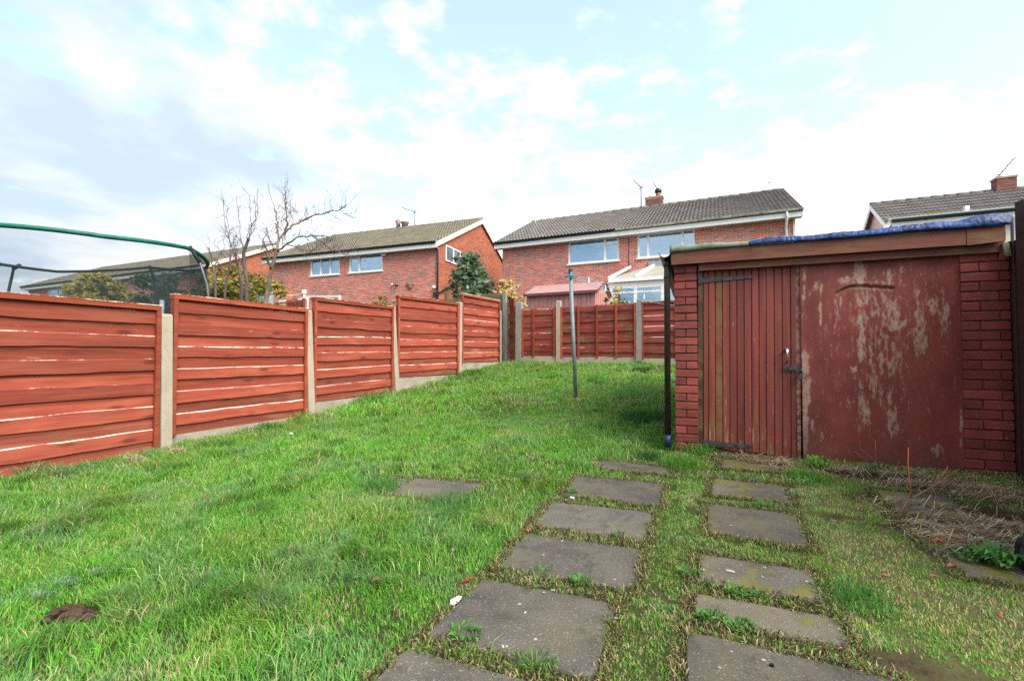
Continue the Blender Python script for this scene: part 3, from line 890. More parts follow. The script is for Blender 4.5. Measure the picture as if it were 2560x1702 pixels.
# ------------------------------------------------------------------ the brick shed
pS = at(1688, 885, 4.26)
ZS = EYE - 1.02        # base of the shed frame
FS = Frame((pS.x, pS.y, ZS), -R(22))
shed = thing('brick_shed', 'red painted brick shed with boarded door, flaking big panel and flat roof', 'shed', FS)
H = FS.hit
BW, BH, BJ = .215, .065, .010
br_me = {}
def brickmesh(w, d=.1, h=BH, mat='brick_paint', var=0):
    key = (round(w, 3), round(d, 3), mat, var)
    if key not in br_me:
        r = np.random.default_rng(var + 5)
        mb = MB(); e = .005
        j = lambda: r.uniform(-.003, .003)
        vs = []
        for z, q in ((0, e), (e, 0), (h - e, 0), (h, e)):
            for (x, y) in ((q, q), (w - q, q), (w, d), (0, d)):
                vs.append((x + j() * .6, y + j() * .6, z + j() * .5))
        fs = [(3, 2, 1, 0), (12, 13, 14, 15)] + [(k * 4 + i, k * 4 + (i + 1) % 4, k * 4 + 4 + (i + 1) % 4, k * 4 + 4 + i) for k in range(3) for i in range(4)]
        br_me[key] = mb.add(vs, fs).mesh('brick', M[mat])
    return br_me[key]
uL0, uL1 = H(1688, 900)[0], H(1744, 900)[0]
uR0, uR1 = H(2408, 900)[0], H(2530, 900)[0]
zTL, zTR = H(1700, 668)[1], H(2440, 636)[1]
pil = MB()
pil.box(uL0 + .004, uL1 - .004, .014, .21, -.1, zTL + .02)
pillar = pil.build('pillar', M['mortar_paint'], shed)
pillar_r = MB().box(uR0 + .004, uR1 - .004, .014, .21, -.1, zTR + .02).build('pillar', M['mortar_paint'], shed)
pw_ = uL1 - uL0
for c in range(-2, 40):
    z = H(1700, 1103)[1] + c * .075 - .0
    if z + .05 < zTL:
        if c % 2 == 0: segs = [(uL0, pw_)]
        else: segs = [(uL0, pw_ / 2 - .005), (uL0 + pw_ / 2 + .005, pw_ / 2 - .005)]
        for (u, w) in segs:
            link('brick', brickmesh(w, var=random.randrange(4)), pillar, (u, random.uniform(-.002, .002), z))
    z = H(2440, 1196)[1] + c * .075
    if z + .05 < zTR:
        rw = uR1 - uR0
        a = .1025 if c % 2 else .215
        for (u, w) in [(uR0, a), (uR0 + a + .01, min(rw - a - .01, .215))]:
            link('brick', brickmesh(w, var=random.randrange(4)), pillar_r, (u, random.uniform(-.002, .002), z))
# side and back walls (shell with brick courses on the visible left side)
DS = 2.9
wl_ = MB()
wl_.box(uL0 + .006, uL0 + .20, .215, DS, -.3, zTL + .06).box(uR1 - .10, uR1 - .004, .215, DS, -.3, zTR + .06).box(uL0 + .01, uR1 - .01, DS, DS + .1, -.3, zTR + .06)
swall = wl_.build('wall', M['mortar_paint'], shed)
vs, fs = [], []
for c in range(30):
    z = c * .075 - .1
    if z + BH > zTL + .04: break
    v0 = .215 + (0.1125 if c % 2 else 0)
    while v0 < DS - .05:
        kx = len(vs)
        for y in (v0, min(v0 + BW, DS)):
            for zz in (z, z + BH):
                vs += [(uL0, y, zz), (uL0 + .02, y, zz)]
        fs += [(kx, kx + 4, kx + 6, kx + 2), (kx, kx + 1, kx + 5, kx + 4), (kx + 2, kx + 6, kx + 7, kx + 3), (kx, kx + 2, kx + 3, kx + 1), (kx + 4, kx + 5, kx + 7, kx + 6)]
        v0 += .225
mb = MB().add(vs, fs)
put_props(mb.build('brick', M['brick_paint'], swall), kind='stuff')

def slanted(name, px0, py0t, py0b, px1, py1t, py1b, v, th, mat, parent=shed):
    a0, a1 = H(px0, py0t, v), H(px0, py0b, v); b0, b1 = H(px1, py1t, v), H(px1, py1b, v)
    # plumb ends
    ua, ub = (a0[0] + a1[0]) / 2, (b0[0] + b1[0]) / 2
    mb = MB(); mb.hexa([(ua, v, a1[1]), (ub, v, b1[1]), (ub, v, b0[1]), (ua, v, a0[1])], [(ua, v + th, a1[1]), (ub, v + th, b1[1]), (ub, v + th, b0[1]), (ua, v + th, a0[1])])
    return mb.build(name, M[mat] if isinstance(mat, str) else mat, parent)
slanted('fascia_board', 1678, 629, 662, 2415, 567, 612, -.085, .03, 'fascia')
slanted('fascia_board', 2417, 568, 613.5, 2514, 560, 602, -.088, .03, 'fascia')
slanted('lower_fascia_board', 1747, 652, 677, 2511, 601, 629, -.04, .03, 'fascia')
# door frame, boards, panel
def vstrip(name, pxt0, pxt1, pyt, pxb0, pxb1, pyb, v, th, mat, parent):
    t0, t1 = H(pxt0, pyt, v), H(pxt1, pyt, v); b0, b1 = H(pxb0, pyb, v), H(pxb1, pyb, v)
    mb = MB(); q = [(b0[0], v, b0[1]), (b1[0], v, b1[1]), (t1[0], v, t1[1]), (t0[0], v, t0[1])]
    mb.hexa(q, [(x, v + th, z) for (x, _, z) in q])
    return mb.build(name, M[mat], parent)
def ytop(px):  # underside of the lower fascia
    return 677 + (px - 1747) * (629 - 677) / (2511 - 1747)
vstrip('door_frame', 1745, 1757, 672, 1745, 1757, 1118, .02, .07, 'frame_dark', shed)
vstrip('door_frame', 1987, 2001.5, 655, 1994, 2002.5, 1152, .036, .07, 'post_worn', shed)
shed_back = MB().box(uL1, uR0, .16, .17, -.1, zTR + .03).build('inner_partition', M['dark'], shed)
edges = [1757.5, 1771, 1788, 1806, 1824, 1842, 1860, 1879, 1897, 1915, 1935, 1955, 1976, 1985.5]
edb = [1758, 1772, 1789, 1807, 1825, 1843, 1861, 1880, 1898, 1917, 1937, 1957, 1978, 1992.5]
door = None
dmb = MB()
z0d = H(1757, 1115)[1]
uu0, uu1 = H(1758, 1100)[0], H(1990, 1100)[0]
dmb.box(uu0, uu1, .055, .065, .02, zTL - .03)
door = dmb.build('door', M['frame_dark'], shed)
for i in range(len(edges) - 1):
    yt = ytop(edges[i]) - 4; yb = 1113 + (edb[i] - 1757) * (1147 - 1113) / (1990 - 1757) + random.uniform(-2, 3)
    v = .030 + random.uniform(-.002, .002)
    t0, t1 = H(edges[i] + .7, yt, v), H(edges[i + 1] - .7, yt, v); b0, b1 = H(edb[i] + .7, yb, v), H(edb[i + 1] - .7, yb, v)
    u0, z0 = b0; w, h = b1[0] - b0[0], t0[1] - b0[1]; dx = t0[0] - b0[0]
    e = .003
    vs = [(0, .004, 0), (e, 0, 0), (w - e, 0, 0), (w, .004, 0), (w, .022, 0), (0, .022, 0)]
    vs += [(x + dx, y, h) for (x, y, _) in vs]
    mb = MB().add(vs, [(j, (j + 1) % 6, 6 + (j + 1) % 6, 6 + j) for j in range(6)] + [tuple(range(5, -1, -1)), tuple(range(6, 12))])
    mb.build('door_board', M['door_bare' if i == 2 else 'door'], door, loc=(u0, v, z0))
def hinge(px0, py0, px1, py1, w0, w1):
    v = .018
    a, b = H(px0, py0, v), H(px1, py1, v); mb = MB()
    q = [(a[0], v, a[1] - w0 / 2), (b[0], v, b[1] - w1 / 2), (b[0], v, b[1] + w1 / 2), (a[0], v, a[1] + w0 / 2)]
    mb.hexa(q, [(x, v + .008, z) for (x, _, z) in q])
    for t in (.15, .4, .65, .9):
        x, z = a[0] + (b[0] - a[0]) * t, a[1] + (b[1] - a[1]) * t
        mb.tube([(x, v - .004, z), (x, v + .003, z)], .006, 6)
    return mb
hm = hinge(1756, 700, 1879, 692, .050, .022)
a = H(1750, 690, .012)
hm.box(a[0] - .018, a[0] + .018, .010, .019, a[1] - .075, a[1] + .06)
hm.build('hinge', M['iron'], door)
hm = hinge(1757, 1107, 1881, 1116, .055, .022)
hm.build('hinge', M['iron'], door)
# pull handle
a, b = H(1967, 873, .0), H(1969, 905, .0)
pts = [(a[0] - .004, .03, a[1]), (a[0], -.006, a[1] - .002), (a[0] + .002, -.016, (a[1] + b[1]) / 2 + .02), (b[0], -.008, b[1] + .02), (b[0], .03, b[1])]
MB().tube(pts, [.012, .014, .009, .007, .009], 8).build('pull_handle', M['chrome'], door)
a, b = H(1958, 919, .012), H(2001, 919, .012)
mb = MB().box(a[0], b[0], .006, .016, a[1] - .018, a[1] + .018)
for t in (.15, .35, .55): mb.tube([(a[0] + (b[0] - a[0]) * t, .003, a[1]), (a[0] + (b[0] - a[0]) * t, .010, a[1])], .006, 6)
mb.build('hasp', M['iron'], door)
c = H(2002, 930, -.005)
mb = MB().box(c[0] - .022, c[0] + .016, -.014, .012, c[1] - .055, c[1] - .012)
mb.tube([(c[0] - .014, 0, c[1] - .015), (c[0] - .014, 0, c[1] + .010), (c[0] - .002, 0, c[1] + .022), (c[0] + .010, 0, c[1] + .010), (c[0] + .010, 0, c[1] - .015)], .005, 6)
put_props(mb.build('padlock', M['iron'], shed), 'small dark padlock hanging at the hasp')
# big flaking panel: fine sheet with an attribute for wear and a torn ledge
u0, u1 = H(2004, 900, .02)[0], H(2405, 900, .02)[0]
nxp, nzp = 150, 170
us = np.linspace(u0, u1, nxp)
PXs = np.linspace(2004, 2405, nxp)
zt = np.array([H(p, ytop(p) - 5, .02)[1] for p in PXs])
ybot = np.interp(PXs, [2004, 2090, 2180, 2290, 2405], [1150, 1163, 1173, 1177, 1171])
zb = np.array([H(PXs[i], ybot[i], .02)[1] for i in range(nxp)])
U, Tt = np.meshgrid(us, np.linspace(0, 1, nzp), indexing='ij')
ZZ = zb[:, None] + (zt - zb)[:, None] * Tt
# pixel coordinates of every vertex, to lay the marks out where the photo shows them
d0 = Vector((0, 0, EYE)) - FS.o
co, si = math.cos(FS.ang), math.sin(FS.ang)
wx = FS.o.x + co * U - si * .02; wy = FS.o.y + si * U + co * .02; wz = ZS + ZZ
cy = math.cos(PITCH) * wy + math.sin(PITCH) * (wz - EYE); cz = -math.sin(PITCH) * wy + math.cos(PITCH) * (wz - EYE)
PU, PV = 1280 + FPX * wx / cy, 851 - FPX * cz / cy
wear = np.zeros_like(PU); alg_dark = np.zeros_like(PU); gry = np.zeros_like(PU)
def blob(x, y, rx, ry, s, tgt):
    dd = ((PU - x) / rx) ** 2 + ((PV - y) / ry) ** 2
    np.maximum(tgt, s * np.exp(-dd ** 1.3), out=tgt)
for (x, y, rx, ry, s) in [(2150, 680, 16, 40, .72), (2152, 762, 18, 50, .55), (2155, 850, 13, 55, .6), (2135, 922, 12, 8, .8), (2230, 780, 28, 40, .55), (2236, 812, 34, 18, .6),
                          (2160, 1035, 16, 45, .42), (2230, 1055, 16, 45, .42), (2300, 815, 22, 75, .5), (2310, 850, 10, 45, .5), (2332, 765, 16, 20, .5), (2095, 770, 10, 60, .5),
                          (2290, 730, 10, 40, .5), (2050, 770, 5, 70, .4), (2012, 915, 12, 40, .7), (2016, 985, 10, 50, .75), (2013, 1080, 9, 60, .62), (2033, 1060, 7, 20, .5),
                          (2053, 1090, 5, 20, .5), (2115, 703, 26, 12, .55), (2040, 720, 30, 16, .42), (2190, 960, 22, 30, .38), (2225, 690, 8, 20, .45), (2255, 685, 8, 22, .4),
                          (2340, 1125, 24, 16, .4), (2403, 1080, 4, 70, .7), (2360, 800, 20, 60, .36), (2010, 720, 5, 70, .5), (2200, 900, 70, 150, .26), (2180, 780, 90, 90, .30)]:
    blob(x, y, rx, ry, s, wear)
wear = wear * (0.25 + 1.35 * vnoise(PU * 1.6, PV, 13, 3) * (.5 + vnoise(PU * 2, PV * .6, 6, 8))) + 0.14 * (vnoise(PU, PV, 55, 4) - .4)
for (x, y, rx, ry, s) in [(2200, 1175, 230, 55, .75), (2020, 1120, 40, 60, .6), (2130, 720, 60, 10, .5)]:
    blob(x, y, rx, ry, s, alg_dark)
for (x, y, rx, ry, s) in [(2150, 805, 8, 16, .9), (2156, 885, 5, 14, .8), (2157, 990, 6, 8, .6), (2152, 965, 5, 6, .5)]:
    blob(x, y, rx, ry, s, gry)
# torn ledge around y 715 px
led = np.interp(PU, [2085, 2105, 2125, 2150, 2232, 2240], [735, 722, 714, 712, 717, 722])
inl = ((PU > 2092) & (PU < 2236)).astype(float)
bulge = np.exp(-np.clip(led - PV, 0, 99) / 9.0) * (PV < led) * inl
depth = .02 - .016 * bulge + .010 * np.exp(-((PV - led - 3) / 4.0) ** 2) * inl
depth += .003 * np.sin(U * 9) + .004 * (vnoise(U, ZZ, .12, 9) - .5)
alg_dark = np.maximum(alg_dark, 0.9 * np.exp(-((PV - led - 4) / 3.0) ** 2) * inl)  # dark line just below the ledge, stored with the algae
cols = np.stack([np.clip(wear, 0, 1), np.clip(alg_dark, 0, 1), np.clip(gry, 0, 1)], -1).reshape(-1, 3)
idx = np.arange(nxp * nzp).reshape(nxp, nzp)
qd = np.stack([idx[:-1, :-1], idx[1:, :-1], idx[1:, 1:], idx[:-1, 1:]], -1).reshape(-1, 4)
me = np_mesh('wooden_panel', np.stack([U, depth, ZZ], -1).reshape(-1, 3), qd, mats=[M['panel']], colors=cols, smooth=True, cname='wear')
pn = put_props(link('wooden_panel', me, shed), 'big red panel with flaking paint and a torn ledge')
MB().box(u0, u1, .035, .05, float(zb.mean()) + .02, float(zt.mean())).build('panel_backing', M['frame_dark'], pn)
MB().box(H(2405.5, 900, .03)[0], uR0 - .001, .03, .09, float(zb[-1]), float(zt[-1])).build('door_frame', M['frame_dark'], shed)
# sill course under the right pillar
MB().box(H(2060, 1180)[0], uR1, .03, .2, -.3, H(2400, 1184)[1]).build('plinth', M['mortar_paint'], shed)
# roof
a0, b0 = H(1678, 629, -.085), H(2514, 560, -.088)
sl = (b0[1] - a0[1]) / (b0[0] - a0[0])
rt = MB()
rt.hexa([(a0[0] - .01, -.055, a0[1] - .08), (b0[0], -.055, b0[1] - .08), (b0[0], -.055, b0[1] + .0), (a0[0] - .01, -.055, a0[1] + .0)],
        [(a0[0] - .01, DS + .15, a0[1] - .08), (b0[0], DS + .15, b0[1] - .08), (b0[0], DS + .15, b0[1] + .0), (a0[0] - .01, DS + .15, a0[1] + .0)])
roof = rt.build('roof', M['frame_dark'], shed)
# felt: wrinkled sheet lapping over the fascia
def sheet(name, ua, ub, nu, zoff, mat, parent, lip, drop, seed, amp):
    uu = np.linspace(ua, ub, nu); vv = np.concatenate([[-.092, -.092, -.088, -.05], np.linspace(.05, DS + .1, 14)])
    vs = []
    r = np.random.default_rng(seed)
    for i, u in enumerate(uu):
        base = a0[1] + sl * (u - a0[0])
        wv = amp * (math.sin(u * 5.0 + seed) + .6 * math.sin(u * 13 + 2 * seed)) + r.uniform(-1, 1) * amp * .4
        for j, v in enumerate(vv):
            z = base + lip
            if j == 0: z = base - drop * (.6 + .4 * math.sin(u * 7 + seed)) - .001
            elif j == 1: z = base + lip * .5 + wv * .5
            else: z = base + zoff(u, v) + wv * (1 if j < 4 else .6) + lip
            vs.append((u, v - (.006 if j < 3 else 0) - (.003 if 'tarp' in name else 0), z))
    m_ = len(vv); idx = np.arange(nu * m_).reshape(nu, m_)
    qd = np.stack([idx[:-1, :-1], idx[1:, :-1], idx[1:, 1:], idx[:-1, 1:]], -1).reshape(-1, 4)
    me = np_mesh(name, vs, qd, mats=[M[mat]], smooth=True)
    o = link(name, me, parent)
    s_ = o.modifiers.new('thick', 'SOLIDIFY'); s_.thickness = .006; s_.offset = 1
    return o
sheet('roofing_felt', a0[0] - .015, H(1885, 612, -.08)[0] + .3, 30, lambda u, v: 0.0, 'felt', roof, .045, .008, 2, .010)
uT0 = H(1872, 612, -.085)[0]
zo = lambda u, v: min(.030, .25 * (u - uT0)) * (1 if v > 0 else .7) + .030 * max(0, min(1, (u - H(2300, 570, -.08)[0]) / .3)) * (.8 + .5 * math.sin(u * 15 + v * 3))
tarp = sheet('blue_tarpaulin', uT0, b0[0] + .03, 70, zo, 'tarp', None, .020, .010, 5, .006)
tarp.location = FS.o; tarp.rotation_euler = (0, 0, FS.ang)
put_props(tarp, 'crumpled blue tarpaulin spread over the shed roof, hanging over its right end', 'tarpaulin')
ta = H(2512, 572, -.05)[0]; tb_ = H(2526, 572, -.05)[0]
vs, qs = [], []
for i in range(6):
    for j in range(10):
        vs.append((ta + (tb_ - ta) * i / 5, -.05 + .012 * math.sin(i * 2 + j) + (.12 * i / 5), b0[1] + .035 - j * .022 - .01 * math.sin(i)))
for i in range(5):
    for j in range(9):
        qs.append((i * 10 + j, (i + 1) * 10 + j, (i + 1) * 10 + j + 1, i * 10 + j + 1))
link('hanging_fold', np_mesh('hanging_fold', vs, qs, mats=[M['tarp']], smooth=True), tarp)
# broken bracket under the fascia end
a, b = H(2514, 607, -.06), H(2522, 640, -.06)
MB().bar((a[0], -.05, a[1]), (b[0], -.05, b[1]), .035, .02, up=(0, 1, 0)).build('broken_batten', M['plank_grey'], shed)
# eaves gutter running back along the left side, seen end on, with the black downpipe
gx0, gz0 = H(1662, 640, -.06)
gut = MB(); seg = 9
vs = []
for v in (-.075, DS + .1):
    for r_ in (.055, .050):
        for i in range(seg):
            t = math.pi + math.pi * i / (seg - 1)
            vs.append((gx0 + r_ * math.cos(t), v, gz0 + .035 + r_ * math.sin(t) - .03 * (v > 0)))
fs = []
for i in range(seg - 1):
    fs += [(i, i + 1, 2 * seg + i + 1, 2 * seg + i), (seg + i + 1, seg + i, 3 * seg + i, 3 * seg + i + 1), (i + 1, i, seg + i, seg + i + 1)]
gut.add(vs, fs).build('gutter', M['pipe'], shed)
xt, zt_ = H(1667.5, 652, .02); xb, zb_ = H(1669.5, 1100, .02)
rp = (H(1676.5, 900, .02)[0] - H(1660.5, 900, .02)[0]) / 2
dp = MB().tube([(xt, .02, zt_ + .02), (xt, .02, zt_ - .05), (xb, .02, zb_ - .05)], [rp * 1.02, rp, rp], 14)
dp.tube([(xt, .02, zt_ + .0), (xt, .02, zt_ - .06)], rp * 1.18, 14).tube([(xt, .02, H(1668, 690, .02)[1]), (xt, .02, H(1668, 696, .02)[1])], rp * 1.15, 14)
dpo = dp.build('downpipe', M['pipe'], shed)
MB().tube([(xb, .02, zb_ + .05), (xb, .02, zb_ - .06)], rp * 1.03, 14).build('pipe_foot', simple('faded blue paint', (0.012, 0.035, 0.12), .5, .4, .5, 30), dpo)

# neighbour's dark timber fence running towards the camera from the shed corner
uF = uR1 + .02
FR = Frame(FS.w(uF, .12, 0), -R(22) - math.pi / 2)   # local x runs towards the camera
L_ = 2.6
zlow = FS.hit(2534, 609, .1)[1]
root = thing('timber_fence', 'very dark brown timber fence at the right edge running from the shed corner', 'fence', FR)
nB = 18
for i in range(nB):
    x = i * .145; z1 = zlow if i < 3 else zlow + .20
    MB().box(x + .003, x + .142, -.01 + .006 * (i % 2), .012, -.15, z1 + random.uniform(-.006, .006)).build('fence_board', M['plank_brown'], root)
for i in (0, 3, 16):
    MB().box(i * .145 - .045, i * .145 + .045, -.11, -.015, -.2, zlow + (.22 if i else .0)).build('post', M['plank_brown'], root)
mb = MB().box(3 * .145, nB * .145, -.05, .03, zlow + .20, zlow + .24)
mb.build('capping', M['plank_brown'], root)
MB().box(0, nB * .145, -.045, -.012, -.12, .05).build('gravel_board', M['plank_grey'], root)
# black and white uprights behind that corner
for (px0, px1, pt, pb, mt, lab, cat, nm) in ((2526.5, 2536, 543, 612, 'gutter_black', 'black upright strip standing behind the shed corner at the right edge', 'drainpipe', 'downpipe'),
                                          (2536.5, 2543, 540, 612, 'white', 'thin white upright pipe beside the black one at the right edge', 'drainpipe', 'downpipe')):
    a = at(px0, pt, 5.2); b = at(px1, pt, 5.2)
    zb0 = gz(a.x, a.y)
    r_ = (b.x - a.x) / 2
    m_ = MB().tube([(0, 0, 0), (0, 0, a.z - zb0)], r_, 10, smooth=True)
    put_props(m_.build(nm, M[mt], loc=((a.x + b.x) / 2, a.y, zb0)), lab, cat)

# ------------------------------------------------------------------ houses
tile_me = {}
def tilemesh(mat, w=.30, L=.36, th=.036):
    if mat in tile_me: return tile_me[mat]
    vs = []; n = 9
    prof = [0.0, .016, .042, .016, 0.0, .016, .042, .016, 0.0]
    for y, zo_ in ((0.0, th), (L, 0.0)):
        for i in range(n):
            vs.append((w * i / (n - 1) * 0.995, y, zo_ + prof[i]))
    for i in range(n):
        vs.append((w * i / (n - 1) * 0.995, 0.004, -.002 + prof[i] * .6))
    fs = [(i, i + 1, n + i + 1, n + i) for i in range(n - 1)] + [(2 * n + i, 2 * n + i + 1, i + 1, i) for i in range(n - 1)] + [(0, n, 2 * n), (n - 1, 3 * n - 1, 2 * n - 1)]
    tile_me[mat] = (MB().add(vs, fs).mesh('roof_tile', M[mat]), np.array(vs), fs)
    return tile_me[mat]

def house(name, label, F, Wd, D, ze, zr, tile, n_ind_brick, n_ind_tile, wins=(), ov=.35, vr=.25, sides='', fascia='white', gut=((0, 1, 'gutter_black'),),
          verge='cream', group=None, brickzone=None, zmin=0.0):
    root = thing(name, label, 'house', F, group)
    hw = D / 2
    # openings
    holes = []
    for wdw in wins:
        u_a, z_b = F.hit(wdw['px'][0], wdw['px'][3]); u_b, z_b2 = F.hit(wdw['px'][1], wdw['px'][5])
        z_t = F.hit(wdw['px'][0], wdw['px'][2])[1]; z_t2 = F.hit(wdw['px'][1], wdw['px'][4])[1]
        holes.append((u_a, u_b, (z_b + z_b2) / 2, (z_t + z_t2) / 2))
    cu = sorted({0, Wd} | {h[0] for h in holes} | {h[1] for h in holes}); cz_ = sorted({-.3, ze} | {h[2] for h in holes} | {min(h[3], ze) for h in holes})
    mb = MB()
    for i in range(len(cu) - 1):
        for j in range(len(cz_) - 1):
            mu, mz = (cu[i] + cu[i + 1]) / 2, (cz_[j] + cz_[j + 1]) / 2
            if any(h[0] < mu < h[1] and h[2] < mz < h[3] for h in holes): continue
            mb.add([(cu[i], .004, cz_[j]), (cu[i + 1], .004, cz_[j]), (cu[i + 1], .004, cz_[j + 1]), (cu[i], .004, cz_[j + 1])], [(0, 1, 2, 3)])
    for (a, b, c_, d_) in holes:
        mb.add([(a, 0.0, c_), (b, 0.0, c_), (b, 0.0, d_), (a, 0.0, d_), (a, .14, c_), (b, .14, c_), (b, .14, d_), (a, .14, d_)], [(0, 4, 5, 1), (1, 5, 6, 2), (2, 6, 7, 3), (3, 7, 4, 0)])
    for u, s_ in ((0.008, 1), (Wd - 0.008, -1)):
        vs = [(u, 0.008, -.3), (u, D, -.3), (u, D, ze), (u, hw, zr - .06), (u, 0.008, ze)]
        mb.add(vs, [(0, 1, 2, 3, 4) if s_ < 0 else (4, 3, 2, 1, 0)], 1 if ((s_ < 0) and 'R' in sides) else 0)
    mb.add([(0, D, -.3), (Wd, D, -.3), (Wd, D, ze), (0, D, ze)], [(3, 2, 1, 0)])
    mb.add([(0, .16, zmin), (Wd, .16, zmin), (Wd, D, ze - .3), (0, D, ze - .3)], [(0, 1, 2, 3)], 0)
    wall = mb.build('wall', [M['mortar'], M['mortar_g']], root)
    # bricks of the rear wall
    cand = []
    c = 0
    z = zmin; HB = .059
    while z + BH < ze + .02:
        u = -.1125 if c % 2 else 0.0
        while u < Wd:
            a, b = max(u, 0), min(u + BW, Wd)
            if b - a > .03:
                segs = [(a, b)]
                for (ha, hb, hc, hd) in holes:
                    if hc - BH * .6 < z < hd - BH * .3:
                        ns_ = []
                        for (p, q_) in segs:
                            if q_ <= ha or p >= hb: ns_.append((p, q_))
                            else:
                                if p < ha: ns_.append((p, ha))
                                if q_ > hb: ns_.append((hb, q_))
                        segs = ns_
                for (p, q_) in segs:
                    if q_ - p > .03: cand.append((p, q_, z))
            u += .225
        z += .075; c += 1
    full = [i for i, (p, q_, z) in enumerate(cand) if abs(q_ - p - BW) < 1e-6 and (brickzone is None or brickzone(p, z))]
    camu = F.loc(Vector((0, 0, EYE)))
    full.sort(key=lambda i: (cand[i][0] - camu.x) ** 2 + camu.y ** 2 + (cand[i][2] - camu.z) ** 2)
    ind = set(full[:n_ind_brick])
    bm_ = brickmesh(BW - .004, .03, HB, mat='brick_o') if n_ind_brick else None
    for i in ind:
        p, q_, z = cand[i]
        link('brick', bm_, wall, (p, random.uniform(-.003, .002), z))
    vs, fs = [], []
    for i, (p, q_, z) in enumerate(cand):
        if i in ind: continue
        k_ = len(vs); y = random.uniform(-.003, .003)
        q_ -= .004; vs += [(p, y, z), (q_, y, z), (q_, y, z + HB), (p, y, z + HB), (p, .012, z), (q_, .012, z), (q_, .012, z + HB), (p, .012, z + HB)]
        fs += [(k_, k_ + 1, k_ + 2, k_ + 3), (k_, k_ + 4, k_ + 5, k_ + 1), (k_ + 1, k_ + 5, k_ + 6, k_ + 2), (k_ + 2, k_ + 6, k_ + 7, k_ + 3), (k_ + 3, k_ + 7, k_ + 4, k_)]
    put_props(MB().add(vs, fs).build('brick', M['brick_i'], wall), kind='stuff')
    if 'R' in sides:
        vs, fs = [], []
        z = zmin; c = 0
        while z < zr - .1:
            ins = 0 if z + BH < ze else (z + BH - ze) * hw / (zr - .06 - ze)
            v_ = .0 if c % 2 else -.1125
            while v_ < D:
                a, b = max(v_, ins), min(v_ + BW, D - ins)
                if b - a > .04:
                    k_ = len(vs); y = Wd + random.uniform(-.002, .002)
                    vs += [(y, a, z), (y, b, z), (y, b, z + BH), (y, a, z + BH), (Wd - .012, a, z), (Wd - .012, b, z), (Wd - .012, b, z + BH), (Wd - .012, a, z + BH)]
                    fs += [(k_, k_ + 1, k_ + 2, k_ + 3), (k_, k_ + 4, k_ + 5, k_ + 1), (k_ + 1, k_ + 5, k_ + 6, k_ + 2), (k_ + 2, k_ + 6, k_ + 7, k_ + 3), (k_ + 3, k_ + 7, k_ + 4, k_)]
                v_ += .225
            z += .075; c += 1
        put_props(MB().add(vs, fs).build('gable_brick', M['brick_g'], wall), kind='stuff')
    # windows
    for wdw, (a, b, c_, d_) in zip(wins, holes):
        fr = MB(); t = .068
        for (x0, x1, z0, z1) in ((a, b, c_, c_ + t), (a, b, d_ - t, d_), (a, a + t, c_ + t, d_ - t), (b - t, b, c_ + t, d_ - t)):
            fr.box(x0, x1, .03, .10, z0, z1)
        for m_ in wdw.get('mull', ()):
            x = a + (b - a) * m_; fr.box(x - t * .7, x + t * .7, .032, .098, c_ + t, d_ - t)
        for (m0, m1, zz) in wdw.get('tran', ()):
            fr.box(a + (b - a) * m0 + .03, a + (b - a) * m1 - .03, .034, .096, c_ + (d_ - c_) * zz - .03, c_ + (d_ - c_) * zz + .03)
        wo = fr.build('window', M['white'], root)
        MB().box(a - .06, b + .06, -.06, .03, c_ - .05, c_ + .004).build('sill', M['white'], wo)
        cuts = [0] + list(wdw.get('mull', ())) + [1]
        for i in range(len(cuts) - 1):
            x0, x1 = a + (b - a) * cuts[i] + .03, a + (b - a) * cuts[i + 1] - .03
            MB().box(x0, x1, .060, .066, c_ + .03, d_ - .03).build('pane', M['glass'], wo)
        kind = wdw.get('behind', 'blind')
        if kind == 'blind':
            bl = MB(); zz = c_ + .08
            while zz < d_ - .16:
                bl.hexa([(a + .06, .115, zz), (b - .06, .115, zz), (b - .06, .135, zz + .034), (a + .06, .135, zz + .034)], [(a + .06, .118, zz), (b - .06, .118, zz), (b - .06, .138, zz + .034), (a + .06, .138, zz + .034)])
                zz += .04
            put_props(bl.build('blind_slats', M['blind'], wo), kind='stuff')
        else:
            cb_ = MB(); n_ = 60; vs = []
            for i in range(n_ + 1):
                x = a + .05 + (b - a - .1) * i / n_
                y = .12 + .015 * math.sin(i * 1.1)
                vs += [(x, y, c_ + .04), (x, y, d_ - (.16 if kind == 'net' else .05))]
            cb_.add(vs, [(2 * i, 2 * i + 2, 2 * i + 3, 2 * i + 1) for i in range(n_)], 0, True)
            cb_.build('net_curtain', M['net_curtain'], wo)
            if kind == 'gold':
                cb2 = MB(); vs = []
                for i in range(16):
                    x = a + (b - a) * (.35 + .28 * i / 15); vs += [(x, .105 + .01 * math.sin(i * 1.7), c_ + .06), (x, .105 + .01 * math.sin(i * 1.7), d_ - .05)]
                cb2.add(vs, [(2 * i, 2 * i + 2, 2 * i + 3, 2 * i + 1) for i in range(15)], 0, True).build('curtain', M['curtain'], wo)
    # roof
    zev = ze - ov * (zr - ze) / (hw + ov)
    zs = ze + .02; rise = zr - zs; run = hw + ov; pit = math.atan2(rise, run); SL = math.hypot(rise, run)
    rf = MB()
    ua, ub = -vr, Wd + vr
    th = .09
    rf.add([(ua, -ov, zs), (ub, -ov, zs), (ub, hw, zr), (ua, hw, zr), (ub, D + ov, zs), (ua, D + ov, zs),
            (ua, -ov, zs - th), (ub, -ov, zs - th), (ub, hw, zr - th), (ua, hw, zr - th), (ub, D + ov, zs - th), (ua, D + ov, zs - th)],
           [(0, 1, 2, 3), (3, 2, 4, 5), (7, 6, 9, 8), (8, 9, 11, 10), (0, 6, 7, 1), (5, 4, 10, 11)])
    roof = rf.build('roof', M[tile], root)
    tm, tv, tf = tilemesh(tile)
    gauge, tw = .33, .30
